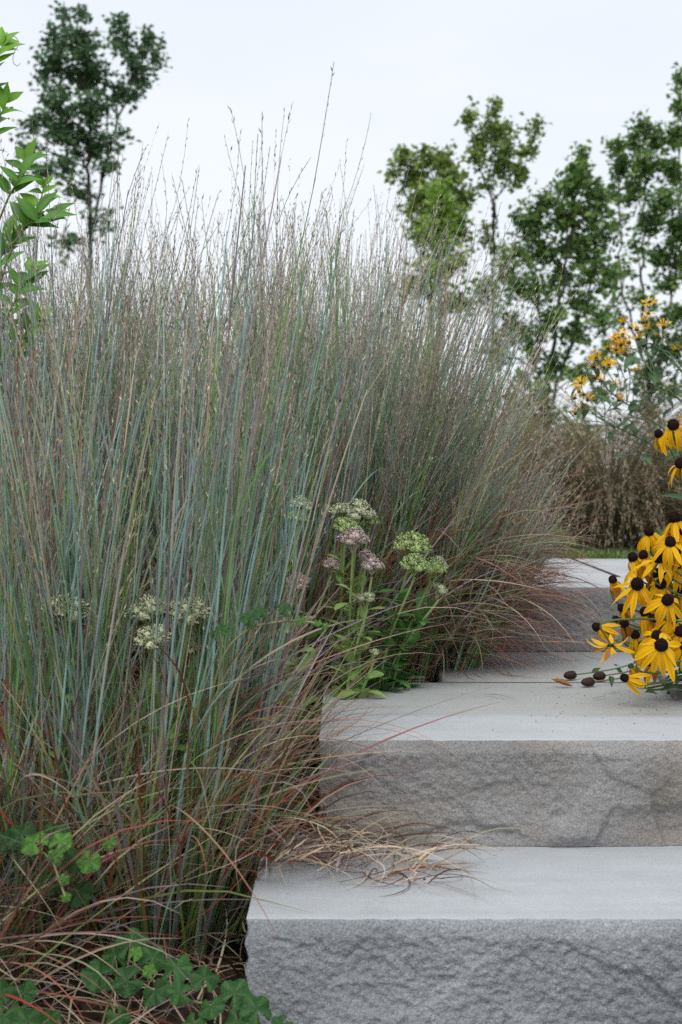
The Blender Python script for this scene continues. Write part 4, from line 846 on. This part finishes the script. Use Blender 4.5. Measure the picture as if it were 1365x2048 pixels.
mound('rounded brown seed grass mound arching over the lawn edge', 1222, 6.0, 0.36, 0.74, 1600, 1)
mound('second brown seed grass mound behind the coneflowers', 1420, 6.4, 0.36, 0.72, 900, 2)

# ------------------------------------------------------------------ lawn
lv = rng.uniform(0, 1, 26000); ly = 5.02 + 7.5 * lv ** 1.6; lx = rng.uniform(0.05, 0.36, 26000) * ly
O = np.stack([lx, ly, np.full(len(lx), 0.447)], 1); D = nrm(np.stack([rng.normal(0, 0.4, len(lx)), rng.normal(0, 0.4, len(lx)), np.ones(len(lx))], 1))
lc = np.array([(0.15, 0.26, 0.05), (0.20, 0.31, 0.07), (0.11, 0.20, 0.04), (0.28, 0.30, 0.12)])[rng.choice(4, len(lx), p=[.4, .3, .2, .1])] * rng.uniform(0.8, 1.2, (len(lx), 1))
tag(obj('lawn', mesh('lawn', *diamonds(O, D, rng.uniform(0.025, 0.055, len(lx)), rng.uniform(0.003, 0.006, len(lx)), lc, 0.1), mat=M_GRASS)), 'short green lawn grass beyond the stone landing', 'lawn', kind='stuff')
m = 5000; ly = rng.uniform(4.85, 5.22, m); lx = rng.uniform(0.1, 2.2, m)
O = np.stack([lx, ly, np.full(m, 0.449)], 1); D = nrm(np.stack([rng.normal(0, 0.8, m), rng.normal(0, 0.6, m), rng.uniform(0.1, 0.8, m)], 1))
lc = np.array([(0.16, 0.10, 0.07), (0.24, 0.16, 0.10), (0.09, 0.06, 0.04), (0.14, 0.16, 0.05)])[rng.choice(4, m)]
tag(obj('dry_edge_grass', mesh('dry_edge_grass', *diamonds(O, D, rng.uniform(0.02, 0.045, m), rng.uniform(0.003, 0.006, m), lc), mat=M_DRY)), 'brown dead grass along the back of the landing', 'dead grass', kind='stuff')

# ------------------------------------------------------------------ yellow flowering shrubs beyond the lawn
def far_shrub(label, px, d, top_py, hw_px, n, nf, cols, name='flowering_shrub', ln=(0.05, 0.10), wd=(0.012, 0.022)):
    c = np.array([bx_(px, d), d, 0.445]); root = thing(name, tuple(c), label, 'shrub')
    H = E + (1022 - top_py) / F * d - 0.445; hw = hw_px / F * d
    ns = 26; tips = []
    ch = []
    for k in range(ns):
        a = rng.uniform(0, 6.28); q = rng.uniform(0, 1) ** 0.6; tip = c + np.array([math.cos(a) * hw * q, math.sin(a) * hw * q, H * (1 - 0.35 * q * q) * rng.uniform(0.75, 1.0)])
        path = smooth_path([c + np.array([math.cos(a), math.sin(a), 0]) * hw * 0.15 * q, c * 0.5 + tip * 0.5 + np.array([0, 0, H * 0.06]), tip], 5); tips.append(path); ch.append(one_tube(path, 0.006, 0.002, (0.12, 0.13, 0.05), 4))
    wpart('stems', mesh('stems', *join(ch), mat=M_BARK), root)['kind'] = 'stuff'
    tp = np.array(tips); i = rng.integers(0, ns, n); P = tp[i]; O, T = at_t(P, rng.uniform(0.12, 1, n)); O = O + rng.normal(0, hw * 0.13, O.shape); O[:, 2] = np.maximum(O[:, 2], 0.47)
    D = nrm(rng.normal(size=(n, 3)) + np.array([0, 0, 0.4])); cc = np.array(cols)[rng.choice(len(cols), n)] * rng.uniform(0.75, 1.25, (n, 1))
    wpart('foliage', mesh('foliage', *diamonds(O, D, rng.uniform(*ln, n), rng.uniform(*wd, n), cc, 0.2), mat=M_TREE), root)['kind'] = 'stuff'
    if nf:
        i = rng.integers(0, ns, nf); O, T = at_t(tp[i], rng.uniform(0.35, 1, nf)); O = O + rng.normal(0, hw * 0.12, O.shape) + np.array([0, -hw * 0.25, 0])
        k = 6; OO = np.repeat(O, k, 0); D = nrm(rng.normal(size=(nf * k, 3)))
        wpart('blossoms', mesh('blossoms', *diamonds(OO, D, rng.uniform(0.025, 0.045, nf * k), rng.uniform(0.012, 0.02, nf * k), np.tile(np.array([[0.75, 0.52, 0.02]]), (nf * k, 1))), mat=M_PETAL), root)['kind'] = 'stuff'
YG = [(0.26, 0.33, 0.05), (0.20, 0.28, 0.05), (0.34, 0.36, 0.07), (0.13, 0.22, 0.05)]; DG = [(0.07, 0.14, 0.03), (0.10, 0.18, 0.04), (0.05, 0.10, 0.03)]
far_shrub('yellow green feathery shrub showing past the leaning grass', 1045, 9.0, 800, 60, 5200, 10, YG)
far_shrub('low green shrub dotted with yellow flowers by the lawn', 1060, 8.2, 935, 75, 3600, 75, [(0.12, 0.2, 0.05), (0.17, 0.25, 0.06), (0.09, 0.16, 0.04)])
far_shrub('pale green bush between the seed mound and the trees', 1165, 10.5, 815, 55, 3600, 8, YG)
far_shrub('green bush seen through the grass tops', 300, 8.0, 640, 120, 4200, 0, DG, 'leafy_bush')
far_shrub('dark bush behind the grass below the tall tree', 90, 8.5, 660, 110, 4200, 0, DG, 'leafy_bush')
far_shrub('low bush behind the middle of the grass', 560, 9.0, 700, 150, 4200, 0, DG, 'leafy_bush')
far_shrub('low bush behind the leaning grass clump', 850, 9.5, 720, 130, 4200, 0, DG, 'leafy_bush')

# ------------------------------------------------------------------ trees
def tree(label, px, d, trunks, clumps, cols, leaf=(0.06, 0.115), dens=1.0, seed=1, tr=0.045):
    g = np.random.default_rng(seed); c = np.array([bx_(px, d), d, 0.44]); root = thing('tree', tuple(c), label, 'tree', 'young trees beyond the garden')
    spine = []
    for pts in trunks:
        wp = [W(x, y, d + g.uniform(-0.25, 0.25)) for x, y in pts]
        st = c + np.array([0, 0, -0.05]) if not spine else spine[0][np.argmin(np.linalg.norm(spine[0] - (wp[0] - np.array([0, 0, 0.35])), axis=1))]   # later stems fork off the first
        path = smooth_path([st] + wp, 8); r0 = tr if not spine else tr * 0.6
        path = path + np.r_[[[0, 0, 0]], g.normal(0, 0.02, (len(path) - 1, 3))]; spine.append(path)
        wpart('trunk', mesh('trunk', *one_tube(path, r0, tr * 0.14, (0.055, 0.05, 0.045), 7), mat=M_BARK), root)
    sp = np.concatenate(spine); O, D, ch = [], [], []
    for (x, y, rx, ry, n) in clumps:
        r = np.array([rx / F * d, 0.75 * max(rx, ry) / F * d, ry / F * d]); cc = W(x, y, d + g.uniform(-0.6, 0.6) * r[0] * 1.5)
        s = sp[np.argmin(np.linalg.norm((sp - (cc - np.array([0, 0, 0.6 * r[2] + 0.25]))), axis=1))]
        limb = smooth_path([s, s * 0.5 + cc * 0.5 + np.array([0, 0, 0.06]), cc, cc + np.array([0, 0, r[2] * 0.7])], 5); ch.append(one_tube(limb, tr * 0.26, 0.005, (0.06, 0.055, 0.045), 5))
        nt_ = max(3, int(n * dens / 13))
        v = nrm(g.normal(size=(nt_, 3))) * (g.uniform(0.05, 1.15, (nt_, 1)) ** 0.6); tips = cc + v * r
        for tpt in tips:
            b = limb[g.integers(3, len(limb))]; tw = smooth_path([b, (b + tpt) / 2 + g.normal(0, 0.04, 3), tpt], 3); ch.append(one_tube(tw, 0.009, 0.003, (0.07, 0.06, 0.045), 3))
            k = int(g.integers(11, 20)); q = g.uniform(0.3, 1.08, (k, 1)); o = b + (tpt - b) * q + g.normal(0, 0.055, (k, 3)); O.append(o); D.append(nrm(g.normal(size=(k, 3)) * np.array([1, 1, 0.55]) + np.array([0, 0, -0.15])))
    O = np.concatenate(O); D = np.concatenate(D); n = len(O)
    wpart('branches', mesh('branches', *join(ch), mat=M_BARK), root)['kind'] = 'stuff'
    cc = np.array(cols)[g.choice(len(cols), n)] * g.uniform(0.75, 1.25, (n, 1)); Ls = g.uniform(*leaf, n) * 1.12
    wpart('crown', mesh('crown', *diamonds(O, D, Ls, Ls * g.uniform(0.55, 0.85, n), cc, 0.18), mat=M_TREE), root)['kind'] = 'stuff'
TG = [(0.23, 0.33, 0.08), (0.27, 0.39, 0.09), (0.16, 0.25, 0.065), (0.34, 0.42, 0.12)]
TD = [(0.12, 0.21, 0.11), (0.15, 0.26, 0.12), (0.095, 0.165, 0.08)]
TY = [(0.30, 0.46, 0.08), (0.36, 0.52, 0.10), (0.24, 0.37, 0.08)]
TR = [(0.16, 0.285, 0.09), (0.21, 0.345, 0.095), (0.12, 0.215, 0.07), (0.27, 0.39, 0.11)]
tree('tall dark green tree rising above the grass near the picture edge', 185, 22, [[(180, 700), (180, 450), (178, 300), (170, 150), (140, 20)], [(182, 500), (215, 300), (270, 160), (300, 90)]],
     [(128, 25, 16, 34, 90), (165, 20, 22, 16, 60), (232, 40, 26, 18, 70), (110, 80, 36, 36, 220), (170, 85, 60, 40, 420), (240, 80, 34, 30, 160), (100, 135, 42, 40, 300), (175, 150, 66, 46, 560), (300, 80, 28, 34, 130), (318, 120, 18, 26, 70), (265, 130, 34, 40, 170), (285, 165, 34, 28, 110),
      (235, 185, 40, 30, 180), (110, 200, 50, 44, 340), (180, 220, 62, 44, 420), (270, 190, 30, 24, 80), (70, 245, 38, 34, 170), (130, 275, 60, 44, 340), (200, 290, 62, 40, 320), (50, 290, 30, 26, 80), (130, 330, 50, 30, 160), (215, 330, 50, 24, 120), (160, 375, 60, 30, 130), (80, 340, 40, 30, 90), (190, 440, 70, 40, 120), (130, 480, 60, 50, 130), (240, 265, 26, 30, 60)], TD, (0.07, 0.125), 1.0, 3, 0.06)
tree('round topped green tree just behind the grass tips', 870, 19, [[(865, 800), (862, 600), (870, 450), (868, 310)], [(866, 650), (830, 470), (805, 340)]],
     [(805, 310, 26, 24, 140), (850, 318, 26, 26, 130), (885, 315, 28, 34, 190), (830, 355, 44, 32, 280), (900, 360, 40, 34, 260), (925, 400, 36, 30, 180), (790, 345, 20, 26, 80), (855, 405, 60, 40, 420), (920, 450, 50, 40, 260), (850, 470, 62, 44, 380), (900, 520, 60, 44, 300), (840, 560, 60, 50, 260), (910, 600, 60, 50, 240)], TG, (0.06, 0.11), 1.0, 5)
tree('bright yellow green sapling in front of the round topped tree', 876, 16, [[(876, 800), (880, 560), (884, 400)]], [(880, 385, 34, 28, 170), (892, 420, 36, 30, 190), (868, 440, 36, 34, 170), (890, 470, 30, 30, 120), (875, 540, 40, 50, 160)], TY, (0.05, 0.09), 1.0, 6, 0.03)
tree('slender open crowned sapling standing above its neighbours', 988, 19, [[(988, 800), (985, 600), (992, 440), (988, 380), (990, 200)], [(988, 400), (1020, 350), (1075, 260)], [(988, 410), (960, 330), (932, 240)]],
     [(990, 215, 15, 26, 90), (938, 235, 22, 28, 110), (975, 255, 28, 22, 120), (1008, 262, 26, 30, 140), (1078, 255, 18, 24, 80), (958, 285, 34, 24, 150), (1010, 300, 34, 28, 170), (1062, 295, 24, 26, 110), (950, 320, 28, 24, 110), (995, 335, 50, 24, 200), (1050, 335, 34, 20, 110), (970, 365, 40, 16, 70), (1035, 365, 30, 14, 50),
      (975, 470, 40, 40, 110), (1010, 520, 50, 50, 170), (970, 580, 50, 50, 170)], TG, (0.055, 0.10), 0.95, 7, 0.03)
tree('broad green tree with several dark stems right of the leaning grass', 1092, 18, [[(1090, 860), (1098, 760), (1120, 600), (1150, 420), (1160, 290)], [(1088, 860), (1080, 740), (1075, 600), (1060, 470)], [(1094, 850), (1130, 720), (1180, 560), (1195, 430)]],
     [(1162, 305, 16, 26, 90), (1160, 345, 34, 28, 180), (1195, 380, 36, 34, 220), (1135, 375, 36, 30, 210), (1090, 400, 36, 30, 180), (1180, 430, 50, 36, 320), (1125, 430, 50, 34, 300), (1060, 450, 40, 34, 210), (1205, 470, 36, 34, 180), (1150, 490, 60, 40, 360), (1085, 500, 50, 40, 260), (1040, 510, 30, 36, 120), (1190, 540, 50, 40, 220), (1130, 560, 56, 40, 260), (1070, 580, 46, 40, 200),
      (1170, 610, 56, 36, 200), (1100, 640, 56, 40, 220), (1060, 680, 40, 40, 150), (1150, 670, 56, 36, 170), (1110, 730, 56, 40, 200), (1080, 790, 40, 40, 170), (1150, 750, 50, 36, 120), (1060, 840, 34, 34, 130), (1110, 840, 30, 30, 100), (1040, 760, 30, 40, 90), (1030, 560, 42, 50, 200), (1015, 640, 44, 40, 170), (1000, 710, 44, 40, 140), (1035, 440, 26, 30, 80), (1225, 560, 34, 40, 110), (1210, 640, 40, 40, 120), (1020, 800, 40, 40, 120)], TR, (0.06, 0.11), 1.0, 8, 0.05)
tree('tall dark tree at the far edge behind the quilled coneflowers', 1310, 20, [[(1300, 860), (1295, 700), (1285, 560), (1290, 420), (1290, 250)], [(1300, 800), (1340, 600), (1360, 400), (1362, 150)], [(1300, 760), (1255, 620), (1240, 470), (1240, 320)]],
     [(1288, 245, 20, 22, 100), (1235, 290, 26, 24, 120), (1270, 280, 24, 26, 140), (1310, 275, 30, 28, 190), (1362, 150, 14, 30, 70), (1358, 205, 20, 24, 100), (1355, 270, 26, 34, 200), (1240, 330, 34, 30, 190), (1290, 330, 44, 32, 320), (1345, 335, 36, 34, 280), (1225, 375, 24, 26, 80), (1265, 385, 36, 30, 180), (1325, 400, 50, 38, 380), (1240, 430, 24, 30, 60), (1300, 445, 40, 30, 200), (1350, 460, 34, 34, 260), (1320, 510, 46, 32, 240),
      (1365, 520, 30, 34, 200), (1270, 480, 30, 30, 70), (1340, 570, 40, 26, 150), (1250, 540, 30, 40, 70), (1280, 590, 40, 30, 110), (1350, 630, 40, 34, 220), (1230, 620, 40, 34, 110), (1300, 650, 40, 30, 130), (1360, 690, 30, 34, 160), (1240, 690, 50, 34, 130), (1320, 720, 50, 36, 160), (1270, 760, 50, 36, 140), (1350, 770, 40, 34, 160), (1200, 720, 40, 34, 100), (1190, 790, 36, 34, 90), (1300, 820, 50, 34, 150), (1400, 420, 40, 90, 400), (1400, 650, 40, 90, 300)], TR, (0.06, 0.115), 1.0, 9, 0.045)

# ------------------------------------------------------------------ small things on the treads
def on_tread(px, py): d = F * (E - Z2) / (py - 1022); return np.array([bx_(px, d), d, Z2])
DRYC = [cone_mesh('seed_cone', 0.0085, 0.0105, 40 + k, (0.022, 0.012, 0.010), (0.085, 0.05, 0.04)) for k in range(2)]
def dried(label, a, b, cone, col, leafy=0):
    pa, pb = on_tread(*a), on_tread(*b); root = thing('fallen_flower_stem', tuple(pa), label, 'fallen stem', 'fallen coneflower stems on the middle step'); inv = Matrix.Translation(-Vector(pa))
    pts = smooth_path([pa + np.array([0, 0, 0.009]), pa * .6 + pb * .4 + np.array([0, -0.006, 0.010]), pa * .3 + pb * .7 + np.array([0, 0.004, 0.016]), pb + np.array([0, 0, 0.03])], 6)
    wpart('stem', mesh('stem', *one_tube(pts, 0.0014, 0.0019, col, 5), mat=M_SUCC), root)
    if cone is not None:
        ax = Vector(pts[0] - pts[2]).normalized(); m = ax.to_track_quat('Z', 'Y').to_matrix().to_4x4(); m.translation = Vector(pa) + Vector((0, 0, 0.0095)); obj('seed_cone', DRYC[cone], root, inv @ m @ Matrix.Diagonal((1.15, 0.95, 1.6, 1)))
    for k in range(leafy):
        i = 3 + 4 * k; obj('leaf', RLEAF[k % 3], root, inv @ frame(pts[i], Vector((0.6, 0.15 * (-1) ** k, 0.35 * (-1) ** k)), Vector((0, -0.8, 0.6))) @ Matrix.Scale(0.27, 4))
dried('fallen green stem with a dark seed cone on the step joint', (1142, 1358), (1330, 1330), 0, (0.14, 0.21, 0.07), 3)
dried('fallen brown stem with a crumbling seed cone beside another', (1200, 1360), (1340, 1335), 1, (0.24, 0.17, 0.10))
dried('fallen brown stem with a flattened seed cone nearest the tread edge', (1178, 1372), (1340, 1350), 0, (0.28, 0.19, 0.11))
dl = on_tread(1128, 1374)
DLm = leaf_mesh('dried_leaf', 0.042, 0.016, LANCE, M_DRY, (0.42, 0.20, 0.07), (0.26, 0.12, 0.05), 0.5, -0.5, 0.06)
tag(obj('dried_leaf', DLm, None, frame(tuple(on_tread(1145, 1374) + np.array([0, 0, 0.003])), Vector((-1, 0.12, 0.02)), Vector((0, -0.3, 1)))), 'curled orange brown dried leaf on the middle step', 'dried leaf')
pe = np.array([on_tread(1356, 1399) + np.array([0, 0, 0.0075]), on_tread(1312, 1343) + np.array([0, 0, 0.0085])])
V, Q, C = tubes(np.array([[pe[0], pe[0] * .5 + pe[1] * .5, pe[1]]]), np.full((1, 3), 0.0075), np.tile(np.array([0.16, 0.16, 0.15]), (1, 3, 1)), 14)
Vi, Qi, Ci = tubes(np.array([[pe[0], pe[0] * .5 + pe[1] * .5, pe[1]]]), np.full((1, 3), 0.0003), np.tile(np.array([0.16, 0.16, 0.15]), (1, 3, 1)), 14)
rim = np.array([[i, (i + 1) % 14, 42 + (i + 1) % 14, 42 + i] for i in range(14)])
tag(obj('pipe', mesh('pipe', np.concatenate([V, Vi]), np.concatenate([Q, Qi + 42, rim, rim + 28]), np.concatenate([C, Ci]), M_STEM)), 'short grey pipe lying on the middle step under the coneflowers', 'pipe')
# snail shell on the foot of the middle riser
sn = W(937, 1676, D2 - 0.012); sn[2] = max(sn[2], Z1 + 0.0045); th = np.linspace(0, 4.6 * math.pi, 56); rr = 0.0042 * np.exp(-0.13 * th)
SP_ = np.stack([sn[0] + rr * np.cos(th) * 0.8, sn[1] - 0.0022 * (1 - rr / 0.0042), sn[2] + rr * np.sin(th) * 0.8], 1)
tag(obj('snail_shell', mesh('snail_shell', *tubes(SP_[None], (rr * 0.55)[None], np.tile(np.array([0.50, 0.40, 0.26]), (1, 56, 1)) * (0.8 + 0.3 * np.sin(th * 3))[None, :, None], 8), mat=M_BUD)), 'tiny tan snail shell at the foot of the middle step face', 'snail shell')
# loose blades
def loose(label, pts, col, r=0.0013):
    P = smooth_path([np.array(p) for p in pts], 5)[None]; k = P.shape[1]; u = np.linspace(0, 1, k)
    tag(obj('fallen_grass_blade', mesh('fallen_grass_blade', *creased(P, (r * np.interp(u, [0, 0.3, 1], [0.5, 1, 0.1]))[None], np.tile(np.array(col), (1, k, 1)), np.array([[0, 0, 1.0]])), mat=M_GRASS)), label, 'grass blade', 'loose grass blades on the steps')
def ot(px, py, dz=0.003): p = on_tread(px, py); p[2] += dz; return p
loose('single brown grass blade alone on the open middle step', [ot(968, 1390), ot(1000, 1395, .006), ot(1040, 1402)], (0.18, 0.11, 0.09))
loose('thin dark grass blade under the hanging yellow flower', [ot(1185, 1400), ot(1205, 1397, .005), ot(1222, 1400)], (0.12, 0.08, 0.06), 0.001)
loose('long dry blade lying by the foot of the top step', [ot(1035, 1316), ot(1100, 1313, .005), ot(1185, 1317)], (0.22, 0.15, 0.12))
loose('pale dry blade lying parallel to the foot of the top step', [ot(1020, 1326), ot(1090, 1322, .005), ot(1175, 1327)], (0.32, 0.25, 0.19))
# crumbs of soil and mulch on the treads
n = 120; px = np.where(rng.uniform(size=n) < 0.7, rng.uniform(1060, 1400, n), rng.uniform(700, 1400, n)); py = np.clip(rng.normal(1395, 35, n), 1310, 1470)
O = np.array([on_tread(a, b) for a, b in zip(px, py)]); O[:, 2] += 0.0012; D = nrm(np.stack([rng.normal(size=n), rng.normal(size=n), rng.uniform(0, 0.3, n)], 1))
ch = []
for s in range(3):
    ch.append(diamonds(O, D, rng.uniform(0.001, 0.0032, n), rng.uniform(0.0007, 0.0018, n), np.tile(np.array([0.035, 0.026, 0.02]), (n, 1)) * rng.uniform(0.6, 2.2, (n, 1)), 0.2))
tag(obj('mulch_crumbs', mesh('mulch_crumbs', *join(ch), mat=M_DRY)), 'scattered dark crumbs of mulch on the middle step', 'mulch', kind='stuff')
# dead thatch on the bed between the clumps
n = 5200; x = rng.uniform(-0.95, 0.16, n); y = rng.uniform(1.35, 3.2, n); keep = np.array([x[i] < left_end(y[i]) - 0.02 for i in range(n)]); x, y = x[keep], y[keep]; n = len(x)
base = np.stack([x, y, np.array([ground_z(a, b) for a, b in zip(x, y)]) + 0.004], 1)
P = sweep(base, rng.uniform(0, 6.28, n), rng.uniform(0.6, 1.5, n), rng.uniform(1.3, 2.4, n), rng.uniform(0.06, 0.22, n), 7, 1.2, 1.2)
ok = clear_of_steps(P, 0.03); P = settle(P[ok]); n = len(P); u = np.linspace(0, 1, 7)
tag(obj('thatch', mesh('thatch', *ribbons(P, rng.uniform(0.0008, 0.0018, (n, 1)) * np.interp(u, [0, 1], [1, 0.15])[None], pick(n, {'tan': 2.5, 'brown': 3, 'straw': 0.8, 'purple': 1})[:, None] * np.ones((1, 7, 1)), np.tile(np.array([[0.1, -0.3, 1.0]]), (n, 1))), mat=M_DRY)), 'tangle of dead tan blades on the bed between the clumps', 'dead grass', kind='stuff')
# curled dry blades heaped on the lowest tread where the clump leans over it
n = 420; x = -0.13 + 0.26 * rng.uniform(0, 1, n) ** 1.7; y = D2 - 0.005 - 0.20 * rng.uniform(0, 1, n) ** 1.3
base = np.stack([x, y, np.array([surf_z(a, b) for a, b in zip(x, y)]) + 0.003 + rng.uniform(0, 0.035, n) * (x < 0.02)], 1)
P = sweep(base, rng.normal(-0.3, 1.1, n), rng.uniform(0.6, 1.5, n), rng.uniform(1.6, 2.7, n), rng.uniform(0.05, 0.19, n), 9, 1.3, 1.8)
P = P[clear_of_steps(P, 0.06)]; P[:, :, 1] = np.minimum(P[:, :, 1], np.where(P[:, :, 2] < Z2 + 0.01, D2 - 0.016, 9.0)); P = settle(P); n = len(P); u = np.linspace(0, 1, 9)
tag(obj('dry_grass_litter', mesh('dry_grass_litter', *creased(P, rng.uniform(0.0007, 0.0016, (n, 1)) * np.interp(u, [0, 0.3, 1], [0.8, 1, 0.1])[None], pick(n, {'tan': 3, 'brown': 3, 'straw': 0.8, 'purple': 1.4, 'red': 0.5})[:, None] * np.ones((1, 9, 1)), nrm(rng.normal(size=(n, 3)) * 0.6 + np.array([0, -0.4, 1]))), mat=M_DRY)), 'curled dry blades heaped on the lowest step beside the grass', 'dead grass', kind='stuff')
